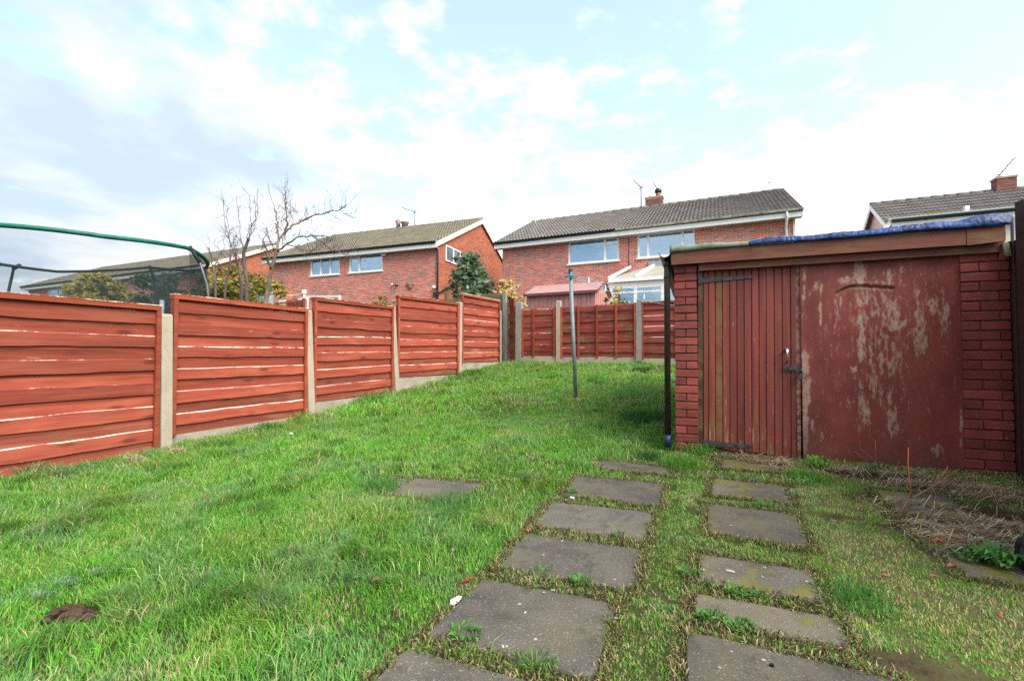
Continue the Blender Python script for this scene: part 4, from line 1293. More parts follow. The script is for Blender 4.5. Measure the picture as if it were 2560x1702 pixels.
    nt = int((ub - ua) / tw) + 1; nr = int(SL / gauge)
    tw = (ub - ua) / nt; gauge = SL / nr
    spots = [(ua + i * tw, j) for j in range(nr) for i in range(nt)]
    spots.sort(key=lambda s_: (s_[0] - camu.x) ** 2 + (s_[1] * gauge) ** 2 * .5 + camu.y ** 2)
    cp, sp_ = math.cos(pit), math.sin(pit)
    def pos(s_):
        d_ = s_[1] * gauge - .03
        return (s_[0], -ov + d_ * cp, zs + d_ * sp_ + .006)
    for s_ in spots[:n_ind_tile]:
        link('roof_tile', tm, roof, pos(s_), (pit + random.uniform(-.006, .006), 0, 0), (tw / .30, 1, 1))
    rest = spots[n_ind_tile:]
    if rest:
        base = tv.copy(); base[:, 0] *= tw / .30
        rot = np.stack([base[:, 0], base[:, 1] * cp - base[:, 2] * sp_, base[:, 1] * sp_ + base[:, 2] * cp], -1)
        P_ = np.array([pos(s_) for s_ in rest]); nn = len(tv)
        V_ = (rot[None] + P_[:, None]).reshape(-1, 3)
        qf = np.array([f for f in tf if len(f) == 4]); tfv = np.array([f for f in tf if len(f) == 3])
        Q_ = (qf[None] + (np.arange(len(rest)) * nn)[:, None, None]).reshape(-1, 4); T_ = (tfv[None] + (np.arange(len(rest)) * nn)[:, None, None]).reshape(-1, 3)
        me = np_mesh('roof_tile', V_, Q_, T_, [M[tile + '_i']])
        put_props(link('roof_tile', me, roof), kind='stuff')
    rd = MB(); x = ua
    while x < ub - .1:
        rd.tube([(x, hw, zr - .02), (min(x + .43, ub), hw, zr - .02)], [.115, .105], 8); x += .44
    put_props(rd.build('ridge_tile', M[tile + '_i'], roof), kind='stuff')
    # fascia, soffit, gutters, barge boards
    MB().box(ua + .02, ub - .02, -ov + .015, -ov + .04, zs - .26, zs - .03).build('fascia', M[fascia], root)
    MB().box(ua + .02, ub - .02, -ov + .04, .0, zs - .25, zs - .235).build('soffit', M['soffit'], root)
    for (f0, f1, gm) in gut:
        xa, xb = ua + (ub - ua) * f0, ua + (ub - ua) * f1
        G_ = MB(); vs = []
        for x in (xa, xb):
            for i in range(7):
                t = math.pi + math.pi * i / 6
                vs.append((x, -ov - .045 + .06 * math.cos(t), zs - .0 + .06 * math.sin(t)))
            vs.append((x, -ov - .045 + .045, zs)); vs.append((x, -ov - .045 - .045, zs))
        G_.add(vs, [(i, i + 1, 9 + i + 1, 9 + i) for i in range(8)] + [(8, 0, 9, 17)] + [tuple(range(8, -1, -1)), tuple(range(9, 18))])
        G_.build('gutter', M[gm], root)
    for (u, flag) in ((ub, 'R'), (ua, 'L')):
        y0 = -ov - .02
        for (yA, zA, yB, zB) in ((-ov, zs, hw, zr), (D + ov, zs, hw, zr)):
            bb = MB()
            e0, e1 = (u - .03, u + .005) if flag == 'R' else (u - .005, u + .03)
            bb.hexa([(e0, yA, zA - .26), (e0, yB, zB - .27), (e0, yB, zB - .015), (e0, yA, zA - .015)], [(e1, yA, zA - .26), (e1, yB, zB - .27), (e1, yB, zB - .015), (e1, yA, zA - .015)])
            bb.build('barge_board', M[verge], root)
    return root, roof, wall, holes, pit

def hframe(A, B, zb):
    a, b = at(A[0], 885, A[1]), at(B[0], 885, B[1])
    return Frame((a.x, a.y, zb), math.atan2(b.y - a.y, b.x - a.x)), math.hypot(b.x - a.x, b.y - a.y)
# middle-right semi-detached pair
F2, W2 = hframe((1256, 20.5), (1990, 15.8), EYE - .25)
ZB2 = .25
w2 = [dict(px=(1421, 1547.5, 605, 662, 589, 650), mull=(.73,), tran=((.73, 1, .70),), behind='blind'),
      dict(px=(1594, 1738, 586, 646, 571, 634), mull=(.19, .79), behind='blind')]
h2, roof2, wall2, hol2, pit2 = house('semi_detached_house', 'red brick semi-detached pair with grey brown tiles and a conservatory, right of centre', F2, W2, 8.6, 4.98 + ZB2, 7.2 + ZB2, 'tile_grey', 300, 300, w2,
      gut=((0, .455, 'gutter_black'), (.46, 1, 'gutter_white')), verge='white', group='brick houses behind the gardens', zmin=1.0,
      brickzone=lambda u, z: z > 3.2 and (u < 9.9))
# left house with its sunlit gable
F1, W1 = hframe((670, 24.2), (1092, 20.6), EYE - .25)
w1 = [dict(px=(776, 848.5, 643, 690, 637, 686), mull=(.34, .67), behind='gold'),
      dict(px=(873, 956, 633, 682, 618, 677), mull=(.29,), tran=((0, .29, .72),), behind='net')]
h1, roof1, wall1, hol1, pit1 = house('semi_detached_house', 'red brick house with sunlit orange gable and cream bargeboards behind the left fence', F1, W1, 9.6, 5.05 + ZB2, 7.55 + ZB2, 'tile', 0, 0, w1,
      vr=.12, sides='R', gut=((0, 1, 'gutter_black'),), group='brick houses behind the gardens', zmin=0.3)
F0, W0 = hframe((66, 34), (505, 25.8), EYE - .25)
h0, roof0, wall0, hol0, pit0 = house('terraced_house', 'farthest left brick house, long low roof seen through the trampoline net', F0, W0, 9.0, 5.0 + ZB2, 7.3 + ZB2, 'tile', 0, 0,
      [dict(px=(118, 165, 722, 760, 715, 760), mull=(.5,), behind='net'), dict(px=(215, 250, 705, 750, 700, 750), behind='net')], sides='R', vr=.2,
      gut=((0, 1, 'gutter_black'),), group='brick houses behind the gardens', zmin=2.0)
# right house: only its roof rises over the shed
F3, W3 = hframe((2178, 17.6), (2560, 15.2), EYE - .25)
F3 = Frame(F3.o, -R(24)); W3 = 11.0
a = at(2178, 511, 21.0); la = F3.loc(a)
zr3 = la.z; hw3 = la.y
h3, roof3, wall3, hol3, pit3 = house('detached_house', 'house at the right edge with only its grey tiled roof and chimney above the shed', Frame(F3.w(la.x + .2, 0), F3.ang), W3, hw3 * 2, zr3 - 3.3, zr3, 'tile_grey', 0, 300, [],
      verge='white', gut=(), group='brick houses behind the gardens', zmin=2.2)
# its lower front part with a raised eave
a = at(2227, 551, 16.6); FQ = Frame((a.x, a.y, EYE - .25), -R(24))
zq = FQ.loc(a).z
L3 = MB()
L3.hexa([(0, 0, zq - .02), (9, 0, zq - .02), (9, 2.2, zq + .62), (.5, 2.2, zq + .62)], [(0, 0, zq - .1), (9, 0, zq - .1), (9, 2.2, zq + .54), (.5, 2.2, zq + .54)])
flat = thing('house_extension', 'upper extension with white fascia in front of the right-edge roof', 'extension', FQ)
L3.build('roof', M['felt'], flat)
MB().tube([(0, -.05, zq - .03), (9, -.05, zq - .03)], .06, 8).build('gutter', M['gutter_black'], flat)
MB().box(0.05, 9, .02, .05, zq - .42, zq - .07).build('fascia', M['white'], flat)
MB().box(0.1, 8.9, .25, 2.0, 0, zq - .3).build('wall', M['cream'], flat)
MB().bar((0, 0, zq - .05), (-.35, .0, zq - .55), .12, .05, up=(0, 1, 0)).build('barge_board', M['white'], flat)
a = at(2416, 525, 18.0)
put_props(MB().box(-.08, .08, -.05, .05, -.12, .16).build('roof_vent', M['white'], loc=a), 'small white vent standing on the right-edge roof', 'vent')

def chimney(roof, F, u, v, zb, w, d, h, pots, name='chimney'):
    mb = MB().box(u - w / 2, u + w / 2, v - d / 2, v + d / 2, zb - .5, zb + h)
    co_ = mb.build('chimney', M['mortar'], roof)
    z = zb - .45; c = 0
    vs, fs = [], []
    while z + BH < zb + h:
        for face in range(2):
            ln = w if face == 0 else d
            s0 = -.11 if c % 2 else 0
            while s0 < ln:
                a_, b_ = max(0, s0), min(ln, s0 + BW)
                if b_ - a_ > .03:
                    k_ = len(vs)
                    if face == 0: P4 = [(u - w / 2 + a_, v - d / 2 - .008, z), (u - w / 2 + b_, v - d / 2 - .008, z)]
                    else: P4 = [(u - w / 2 - .008, v + d / 2 - a_, z), (u - w / 2 - .008, v + d / 2 - b_, z)]
                    (x0, y0, _), (x1, y1, _) = P4
                    q_ = [(x0, y0, z), (x1, y1, z), (x1, y1, z + BH), (x0, y0, z + BH)]
                    if face == 0:
                        vs += q_
                    else:
                        vs += q_
                        vs2 = [(2 * u - x, y, zz) for (x, y, zz) in q_]
                        vs += [vs2[1], vs2[0], vs2[3], vs2[2]]
                        fs.append((k_ + 4, k_ + 5, k_ + 6, k_ + 7))
                    fs.append((k_, k_ + 1, k_ + 2, k_ + 3))
                s0 += .225
        z += .075; c += 1
    # give the brick faces body
    mbk = MB().add(vs, fs)
    ob = mbk.build('brick', M['brick_c'], co_); put_props(ob, kind='stuff')
    sm_ = ob.modifiers.new('thick', 'SOLIDIFY'); sm_.thickness = .006; sm_.offset = 1
    MB().box(u - w / 2 - .04, u + w / 2 + .04, v - d / 2 - .04, v + d / 2 + .04, zb + h, zb + h + .07).build('chimney_cap', M['concrete'], co_)
    for (du, kind) in pots:
        if kind == 'cowl':
            MB().tube([(u + du, v, zb + h + .07), (u + du, v, zb + h + .32)], [.12, .11], 10).build('pot', simple('terracotta pot', (.42, .12, .06)), co_)
            MB().tube([(u + du, v, zb + h + .30), (u + du, v, zb + h + .34), (u + du, v, zb + h + .46), (u + du, v, zb + h + .52)], [.15, .17, .15, .05], 10).build('cowl', M['gutter_black'], co_)
        else:
            MB().tube([(u + du, v, zb + h + .07), (u + du, v, zb + h + .16)], [.12, .10], 10).build('pot', M['concrete'], co_)
    return co_
cu_ = F2.hit(1636, 505, 4.5)[0]
chimney(roof2, F2, cu_, 4.5, 7.2 + ZB2, .78, .45, .42, [(-.2, 'low'), (.18, 'cowl')])
# small flue and the white vent pipe
uu, zz = F2.hit(1338, 560, 3.6)
fl = MB().tube([(uu, 3.6, zz - .15), (uu, 3.6, F2.hit(1338, 541, 3.6)[1])], .055, 10)
fl.build('flue_pipe', M['gutter_white'], roof2)
uu, zz = F1.hit(1008, 565, 5.2)
mb = MB().tube([(uu - .35, 5.2, zz - .1), (uu - .35, 5.2, zz + .18), (uu - .42, 5.2, zz + .36)], [.13, .13, .16], 10).tube([(uu + .12, 5.2, zz - .1), (uu + .12, 5.2, zz + .12), (uu + .12, 5.2, zz + .2)], [.2, .2, .3], 10)
mb.build('flue_cowl', simple('rusty flue metal', (.22, .20, .22), .5, .4, .4, 8, c2=(.30, .14, .10)), roof1)
# chimney of the right house
FH3 = Frame(F3.w(la.x + .2, 0), F3.ang)
uu, zz = FH3.hit(2510, 476, hw3)
chimney(roof3, FH3, uu, hw3, zr3, .62, .42, .45, [(-.15, 'low')])
def aerial(F, px, pyb, pyt, v, label, boom, tilt=.3, nel=6):
    ub_, zb_ = F.hit(px, pyb, v); zt_ = F.hit(px, pyt, v)[1]
    root = thing('tv_aerial', label, 'aerial', Frame(F.w(ub_, v, zb_), F.ang), 'television aerials')
    h = zt_ - zb_
    MB().tube([(0, 0, -.1), (0, 0, h)], .026, 6).build('mast', M['steel_dark'], root)
    el = MB(); bx, by, bz = boom
    el.tube([(0, 0, h - .05), (bx, by, h - .05 + bz)], .016, 5)
    for i in range(nel):
        t = (i + 1) / nel
        el.bar((bx * t, by * t - .16, h - .05 + bz * t), (bx * t, by * t + .16, h - .05 + bz * t), .020)
    el.bar((-.12, 0, h - .17), (.12, 0, h + .07), .02).bar((-.12, 0, h + .03), (.14, 0, h - .12), .02)
    el.build('antenna_array', M['steel_dark'], root)
    return root
aerial(F1, 1037, 566, 528, 5.0, 'television aerial with long arm on the left house roof', (-.75, -.2, .28))
aerial(F2, 1603, 524, 466, 4.5, 'tall television aerial left of the chimney on the right-of-centre house', (-.30, -.25, .30), nel=3)
aerial(F2, 1650, 502, 480, 4.5, 'shorter television aerial fixed to the chimney of the right-of-centre house', (-.25, -.3, .40), nel=3)
a = at(2496, 448, 19.5)
aerial(FH3, 2498, 458, 436, hw3, 'television aerial above the chimney at the right edge', (.35, -.3, .55), nel=3)
# downpipes and wall fittings (parts of the houses)
def pt(F, px, py, v=0.0):
    u, z = F.hit(px, py, v); return Vector((u, v, z))
g0_ = pt(F1, 1078, 600, -.35)
pts = [pt(F1, 1078, 602, -.36), pt(F1, 1079, 608, -.34), Vector((W1 - .16, -.09, pt(F1, 1100, 623, -.08).z)), Vector((W1 + .06, -.07, pt(F1, 1100, 626, -.06).z)), Vector((W1 + .06, -.07, 0))]
pts[2].x = W1 + .06; 
MB().tube([pts[0], pts[1], pts[3] + Vector((0, 0, .02)), pts[3] - Vector((0, 0, .1)), pts[4]], .045, 8).build('downpipe', M['gutter_black'], h1)
MB().tube([Vector((W1 + .06, -.05, pt(F1, 1098, 737).z + .1)), Vector((W1 + .10, 1.1, pt(F1, 1118, 712, 0).z + .1))], .05, 8).build('waste_pipe', M['gutter_black'], h1)
MB().box(W1 - .15, W1 + .1, -.12, -.02, pt(F1, 1095, 740).z, pt(F1, 1095, 731).z).build('hopper', M['gutter_black'], h1)
pdx = pt(F2, 1967, 545, -.3)
MB().tube([(pdx.x, -.38, 4.98 + ZB2), (pdx.x, -.38, 4.75 + ZB2), (pdx.x, -.08, 4.5 + ZB2), (pdx.x, -.08, 0)], .042, 8).build('downpipe', M['white'], h2)
MB().box(W2 - .02, W2 + .05, -.03, .03, 0.5, 4.75 + ZB2).build('corner_strip', M['cream'], h2)
MB().tube([(pt(F2, 1572, 590).x, -.012, 4.7 + ZB2), (pt(F2, 1572, 650).x, -.012, 3.4 + ZB2)], .012, 5).build('cable', M['iron'], h2)
bx_ = pt(F1, 959, 640)
MB().box(pt(F1, 957, 630).x + .02, pt(F1, 967, 630).x, -.16, -.005, pt(F1, 960, 641).z, pt(F1, 960, 621).z).build('vent_box', M['cream'], h1)
def blobmesh(c, r, n=10, sq=(1, 1, 1)):
    mb = MB(); vs = []; fs = []
    m_ = 6
    for i in range(m_ + 1):
        th = math.pi * i / m_
        for j in range(n):
            ph = 2 * math.pi * j / n
            vs.append((c[0] + r * sq[0] * math.sin(th) * math.cos(ph), c[1] + r * sq[1] * math.sin(th) * math.sin(ph), c[2] + r * sq[2] * math.cos(th)))
    for i in range(m_):
        for j in range(n):
            fs.append((i * n + j, i * n + (j + 1) % n, (i + 1) * n + (j + 1) % n, (i + 1) * n + j))
    return mb.add(vs, fs, 0, True)
for (px, py, r_, mt, nm) in ((980, 711, .055, 'white', 'lamp'), (990, 712, .065, 'steel_dark', 'lamp'), (1084.5, 718, .085, 'white', 'dome_lamp')):
    c_ = pt(F1, px, py, -.1)
    o = blobmesh((0, 0, 0), r_ * 1.2, sq=(1, .8, .8)).build(nm, M[mt], h1, loc=c_)
    MB().box(-.04, .04, .05, .12, -.04, .04).build('bracket', M['gutter_black'], o)
c_ = pt(F1, 1024, 714, -.06)
orn = MB()
for (dx, dz, rr) in ((-.12, .08, .10), (.02, -.06, .13), (.16, .05, .07), (-.02, .05, .09)):
    kx = blobmesh((dx, 0, dz), rr, sq=(1, .3, .8)); orn.add(kx.v, kx.f, 0, True)
orn.build('wall_ornament', simple('brown wicker', (.24, .17, .13), .9, .1, .4, 30), h1, loc=c_)
# gable windows of the left house (right side wall)
def gable_window(F, root, Wd, pxa, pxb, pyt, pyb, py2t, py2b, mull):
    FG = Frame(F.w(Wd, 0), F.ang + math.pi / 2)
    ua_, zb_ = FG.hit(pxa, pyb); ub2, zb2_ = FG.hit(pxb, py2b); zt_ = FG.hit(pxa, pyt)[1]
    mb = MB(); t = .06
    def bxx(v0, v1, z0, z1, d0=.012, d1=.05, m=0): mb.box(Wd + d0, Wd + d1, v0, v1, z0, z1, m)
    bxx(ua_, ub2, zb_, zb_ + t); bxx(ua_, ub2, zt_ - t, zt_); bxx(ua_, ua_ + t, zb_ + t, zt_ - t); bxx(ub2 - t, ub2, zb_ + t, zt_ - t)
    for m_ in mull: bxx(ua_ + (ub2 - ua_) * m_ - t / 2, ua_ + (ub2 - ua_) * m_ + t / 2, zb_ + t, zt_ - t)
    wo = mb.build('window', M['white'], root)
    MB().box(Wd + .008, Wd + .022, ua_ + t, ub2 - t, zb_ + t, zt_ - t).build('pane', simple('dark gable glass', (.12, .15, .17), .08, .6, .3, 2), wo)
gable_window(F1, h1, W1, 1113, 1150, 612, 652, 622, 658, (.5,))
gable_window(F1, h1, W1, 1179, 1200, 676, 718, 680, 716, (.5,))

# conservatory on the right-of-centre house
FK = Frame(F2.w(0, -2.6, 0), F2.ang)
k0, k1 = FK.hit(1522, 698)[0], FK.hit(1716, 690)[0]
ke = FK.hit(1522, 699)[1]
FKo = Frame(FK.w(k0, 0, 0), FK.ang)
cons = thing('conservatory', 'white framed conservatory with cloudy roof against the right-of-centre house', 'conservatory', FKo)
KW = k1 - k0; kt = F2.hit(1574, 668, 0)[1]
MB().box(0, KW, -.10, .0, ke - .12, ke).build('gutter', M['white'], cons)
mb = MB().box(0, KW, 0, .07, ke - .35, ke - .14).box(0, KW, 0, .07, 1.35, 1.45).box(0, .07, .07, 2.6, ke - .35, ke - .14)
zt2 = FK.hit(1600, 727)[1]; zt3 = FK.hit(1600, 731)[1]
mb.box(0, KW, 0.003, .067, zt3, zt2)
kp = [FK.hit(p, 740)[0] - k0 for p in (1527, 1588.5, 1657, 1712)]
for x in kp: mb.box(x - .055, x + .055, -.003, .075, 0, ke - .14)
mb.box(0, .1, 2.5, 2.6, 0, ke - .14)
cf = mb.build('frame', M['white'], cons)
for i in range(3):
    MB().box(kp[i] + .05, kp[i + 1] - .05, .03, .036, zt2, ke - .35).build('pane', M['glass'], cf)
    MB().box(kp[i] + .05, kp[i + 1] - .05, .03, .036, 1.45, zt3).build('pane', M['glass'], cf)
MB().box(.03, .036, .07, 2.5, .6, ke - .35).build('pane', M['glass'], cf)
lo = [(0, -.02, ke), (KW, -.02, ke), (KW - .6, 2.58, kt - .05), (1.0, 2.58, kt - .05)]
rb = MB().hexa(lo, [(x, y, z + .02) for (x, y, z) in lo]).build('roof_sheet', M['glass_roof'], cons)
rb2 = MB().hexa([(0, -.02, ke), (1.0, 2.58, kt - .05), (.9, 2.6, kt - .06), (0, 2.6, ke)], [(0, -.02, ke + .01), (1.0, 2.58, kt - .04), (.9, 2.6, kt - .05), (0, 2.6, ke + .01)]).build('roof_sheet', M['glass_roof'], cons)
for (px0, py0, px1, py1) in ((1522, 695, 1576, 675), (1590, 690, 1635, 670.5)):
    a_ = FK.hit(px0, py0, -.02); b_ = F2.hit(px1, py1, -.06)
    MB().bar((a_[0] - k0, -.03, ke + .05), (b_[0] - k0, 2.54, kt), .09, .08).build('rafter', M['white'], cons)
MB().box(1.0, KW - .5, 2.52, 2.59, kt - .06, kt + .16).build('flashing', simple('grey lead flashing', (.28, .33, .38), .6, .3), cons)
MB().box(kp[1] + .2, kp[2] - .1, 2.2, 2.3, .3, 2.2).build('inner_door', M['dark'], cons)
MB().box(kp[0] + .0, kp[2] + 2, 2.35, 2.4, .3, 2.9).build('inner_wall', simple('cream inner wall', (.62, .55, .40), .8, .1), cons)

# plastic shed in the garden behind the back fence
a, b = at(1317, 885, 15.2), at(1489, 885, 14.2)
FP = Frame((a.x, a.y, EYE - .15), math.atan2(b.y - a.y, b.x - a.x)); WP = (b - a).length
ps = thing('garden_shed', 'small faded pink brown plastic shed behind the back fence', 'shed', FP)
zeP = FP.hit(1400, 733)[1]; DP = 1.9; rg = FP.hit(1503, 704, DP / 2); zrP = rg[1]
nb = 16
for i in range(nb):
    x0, x1 = WP * i / nb, WP * (i + 1) / nb
    MB().box(x0 + .006, x1 - .006, random.uniform(-.006, .0), .03, 0, zeP).build('wall_panel', M['plshed'], ps)
MB().box(.01, WP - .01, .02, DP, 0, zeP - .01).build('shell', M['plshed'], ps)
gb_ = MB().add([(WP, .0, 0), (WP, DP, 0), (WP, DP, zeP), (WP, DP / 2, zrP - .04), (WP, .0, zeP), (WP - .03, .0, 0), (WP - .03, DP, 0), (WP - .03, DP, zeP), (WP - .03, DP / 2, zrP - .04), (WP - .03, .0, zeP)],
               [(0, 1, 2, 3, 4), (9, 8, 7, 6, 5), (0, 5, 6, 1), (1, 6, 7, 2), (2, 7, 8, 3), (3, 8, 9, 4), (4, 9, 5, 0)]).build('gable_wall', simple('sunlit pink plastic', (.50, .24, .20), .6, .3, .12, 6), ps)
for i in range(7):
    MB().box(WP + .002, WP + .012, .15 + i * .24, .17 + i * .24, .1, zeP).build('rib', M['plshed'], gb_)
ns = 9
for i in range(ns):   # stepped slats of the roof
    y0, y1 = -.08 + (DP / 2 + .08) * i / ns, -.08 + (DP / 2 + .08) * (i + 1) / ns
    z0, z1 = zeP + (zrP - zeP) * i / ns, zeP + (zrP - zeP) * (i + 1) / ns
    MB().hexa([(-.08, y0, z0 + .022), (WP + .08, y0, z0 + .022), (WP + .08, y1, z1 + .004), (-.08, y1, z1 + .004)], [(-.08, y0, z0 - .01), (WP + .08, y0, z0 - .01), (WP + .08, y1, z1 - .02), (-.08, y1, z1 - .02)]).build('roof_slat', M['plroof'], ps)
MB().hexa([(-.08, DP / 2, zrP), (WP + .08, DP / 2, zrP), (WP + .08, DP + .08, zeP - .02), (-.08, DP + .08, zeP - .02)], [(-.08, DP / 2, zrP - .03), (WP + .08, DP / 2, zrP - .03), (WP + .08, DP + .08, zeP - .05), (-.08, DP + .08, zeP - .05)]).build('roof_back', M['plroof'], ps)
MB().box(-.09, WP + .09, -.10, -.07, zeP - .06, zeP + .03).build('eave_trim', M['pledge'], ps)
for (y0, z0, y1, z1) in ((-.08, zeP, DP / 2, zrP), (DP + .08, zeP - .02, DP / 2, zrP)):
    MB().bar((WP + .09, y0, z0), (WP + .09, y1, z1), .03, .06, up=(1, 0, 0)).build('verge_trim', simple('dark red trim', (.25, .03, .025)), ps)
# white garden box left of it
a = at(1300, 750, 15.8)
put_props(MB().box(0, .9, 0, .5, 0, 1.4).build('storage_box', M['white'], loc=(a.x - .1, a.y, EYE - .2 + .3), rot=(0, 0, AB)), 'white box glimpsed between the corner posts and the plastic shed', 'box')

# ------------------------------------------------------------------ washing line
pb = gp(1440, 1000); tp = at(1426, 671, pb.y + .02)
FW = Frame((pb.x, pb.y, pb.z - .05), 0)
wl_root = thing('washing_line_pole', 'leaning blue grey steel washing line pole standing in the lawn', 'pole', FW)
lt = FW.loc(tp); lt_ = lambda t: Vector((lt.x * t, lt.y * t, lt.z * t))
MB().tube([lt_(0), lt_(.965)], .0285, 12).build('pole', M['galv'], wl_root)
MB().tube([lt_(.955), lt_(.99), lt_(1.0)], [.031, .031, .022], 12).build('cap', simple('green black cap', (.02, .035, .025)), wl_root)
hk = lt_(.945)
MB().tube([hk + Vector((-.09, -.03, -.03)), hk + Vector((-.03, -.04, 0)), hk + Vector((.04, -.03, 0)), hk + Vector((.11, .0, -.01))], .012, 6).tube([hk + Vector((0, -.035, .05)), hk + Vector((0, -.035, -.06))], .02, 6).build('cleat', M['teal'], wl_root)
line_end = [FS.w(uL0 - .02, DS - .1, 0), ]
s0 = FW.o + hk
ends = [at(1700, 740, 7.6), at(1700, 753, 7.7), at(1700, 765, 7.8)]
lines = MB()
def sag(a, b, s, n=14): return [a.lerp(b, i / n) - Vector((0, 0, s * 4 * (i / n) * (1 - i / n))) for i in range(n + 1)]
cur = [sag(s0 + Vector((.02, 0, .01 - .02 * i)), e, .03 + .02 * i) for i, e in enumerate(ends)]
for c_ in cur: lines.tube([p - s0 for p in c_], .0045, 5)
put_props(lines.build('clothes_line', M['line'], loc=s0), 'pale blue clothes line strung from the pole to behind the shed', 'clothes line')
pe = MB().tube([(0, 0, 0), (0, 0, 1.75)], .03, 8)
put_props(pe.build('line_post', M['galv'], loc=(ends[1].x + .02, ends[1].y, EYE - .72)), 'second line post hidden behind the brick shed', 'pole')
for (t_, ci, mt, lab) in ((.17, 0, 'white', 'white clothes peg clipped nearest the pole'), (.33, 1, 'teal', 'pale green clothes peg hanging below the line'), (.68, 1, 'white', 'white clothes peg on the line close to the black pipe')):
    p = cur[ci][int(t_ * 14)]
    sc_ = 1.5 if ci == 1 and mt == 'teal' else 1
    m_ = MB().hexa([(-.008 * sc_, -.008, -.055 * sc_), (.004, -.008, -.055 * sc_), (.010, -.008, .03), (-.002, -.008, .03)], [(-.008 * sc_, .008, -.055 * sc_), (.004, .008, -.055 * sc_), (.010, .008, .03), (-.002, .008, .03)])
    m_.hexa([(-.002, -.006, -.05 * sc_), (.016 * sc_, -.006, -.045 * sc_), (.004, -.006, .035), (-.008, -.006, .035)], [(-.002, .006, -.05 * sc_), (.016 * sc_, .006, -.045 * sc_), (.004, .006, .035), (-.008, .006, .035)])
    put_props(m_.build('clothes_peg', simple('mint plastic', (.45, .75, .66)) if mt == 'teal' else M['white'], loc=p), lab, 'clothes peg', 'pegs on the clothes line')

# ------------------------------------------------------------------ trampoline behind the left fence
TC = Vector((-6.45, 6.75, 0)); TR = 1.56; ZTR = EYE + 1.60
FT = Frame((TC.x, TC.y, gz(TC.x, TC.y)), 0)
tr = thing('trampoline', 'large trampoline enclosure with black net and green top ring behind the left fence', 'trampoline', FT)
zl = ZTR - FT.o.z
def ringpt(a, r=TR, z=zl): return Vector((r * math.cos(a), r * math.sin(a), z))
def pole_ang(px, nearside):
    a = (px - 1280) / FPX
    A_ = 1 + a * a; B_ = -2 * (TC.y + a * TC.x); C_ = TC.x ** 2 + TC.y ** 2 - TR ** 2
    q_ = math.sqrt(max(0, B_ * B_ - 4 * A_ * C_)); Y_ = (-B_ - q_) / 2 / A_ if nearside else (-B_ + q_) / 2 / A_
    return math.atan2(Y_ - TC.y, a * Y_ - TC.x)
AP_ = pole_ang(469, True); BP_ = pole_ang(369, False)
def dip(a):  # the far side sags
    a = (a - AP_) % (2 * math.pi)
    b = (BP_ - AP_) % (2 * math.pi)
    if a < b: return -.09 * math.sin(math.pi * a / b)
    if a < math.pi * 1.15: return -.20 * min(1, (a - b) / .8)
    return -.09 * min(1, (2 * math.pi - a) / .7)
nA = 72
aa = [2 * math.pi * i / nA for i in range(nA + 1)]
near = [ringpt(a) + Vector((0, 0, dip(a))) for a in aa if True]
i0, i1 = int(nA * .48), nA + int(nA * .10)
MB().tube([near[i % nA] for i in range(i0, i1 + 1)], .031, 8).build('green_sleeve', M['green_foam'], tr)
MB().tube([near[i % nA] for i in range(int(nA * .10), i0 + 1)], .024, 8).build('dark_far_sleeve', M['black_foam'], tr)  # far half of the green ring, its dark look put into the colour
zm = .9
vs = []
for i in range(nA):
    a = aa[i]
    vs += [tuple(near[i]), tuple(ringpt(a, TR * 1.02, (zl + zm) / 2)), tuple(ringpt(a, TR * 1.0, zm))]
fs = []
for i in range(nA):
    j = (i + 1) % nA
    fs += [(3 * i, 3 * j, 3 * j + 1, 3 * i + 1), (3 * i + 1, 3 * j + 1, 3 * j + 2, 3 * i + 2)]
MB().add(vs, fs, 0, True).build('net', M['net'], tr)
for q_ in (1,):      # added second net layer, there to darken the right-hand side
    vf = []; nf = 14
    a0f, a1f = AP_ + .01, AP_ + ((BP_ - AP_) % (2 * math.pi)) - .01
    for i in range(nf + 1):
        a = a0f + (a1f - a0f) * i / nf
        vf += [tuple(ringpt(a, TR - .02 * q_) + Vector((0, 0, dip(a) - .02))), tuple(ringpt(a, TR * 1.02 - .02 * q_, (zl + zm) / 2)), tuple(ringpt(a, TR - .02 * q_, zm))]
    MB().add(vf, [f for i in range(nf) for f in ((3 * i, 3 * i + 3, 3 * i + 4, 3 * i + 1), (3 * i + 1, 3 * i + 4, 3 * i + 5, 3 * i + 2))], 0, True).build('net_darkening', M['net_darkening'], tr)
MB().tube([ringpt(a, TR * 1.03, zm - .02) for a in aa], .07, 8).build('pad', M['green_foam'], tr)
MB().add([tuple(ringpt(a, TR, zm - .05)) for a in aa[:-1]], [tuple(range(nA))]).build('jump_mat', M['black_foam'], tr)
for px_t, py_t, lst in ((0, 0, AP_), (0, 0, BP_), (0, 0, BP_ + 1.1), (0, 0, BP_ + 2.1), (0, 0, AP_ - 2.1), (0, 0, AP_ - 3.1 + 6.283)):
    a = lst
    top = ringpt(a, TR * 1.0, zl + dip(a) + (.10 if a < 0 else .03)); mid = ringpt(a, TR * 1.17, zl - .55); low = ringpt(a, TR * 1.2, .2); pth = [top, ringpt(a, TR * 1.10, zl - .22), mid, ringpt(a, TR * 1.2, zl - .9), low, ringpt(a, TR * 1.2, 0)]
    po = MB().tube([p_ for p_ in pth], [.018, .019, .02, .02, .02, .02], 8).build('pole', M['steel_dark'], tr)
    MB().tube([top, pth[1]], .027, 8).build('foam_cap', M['black_foam'], po)
    if a < 0: MB().tube([mid, pth[3], low], .034, 8).build('foam_sleeve', M['black_foam'], po)
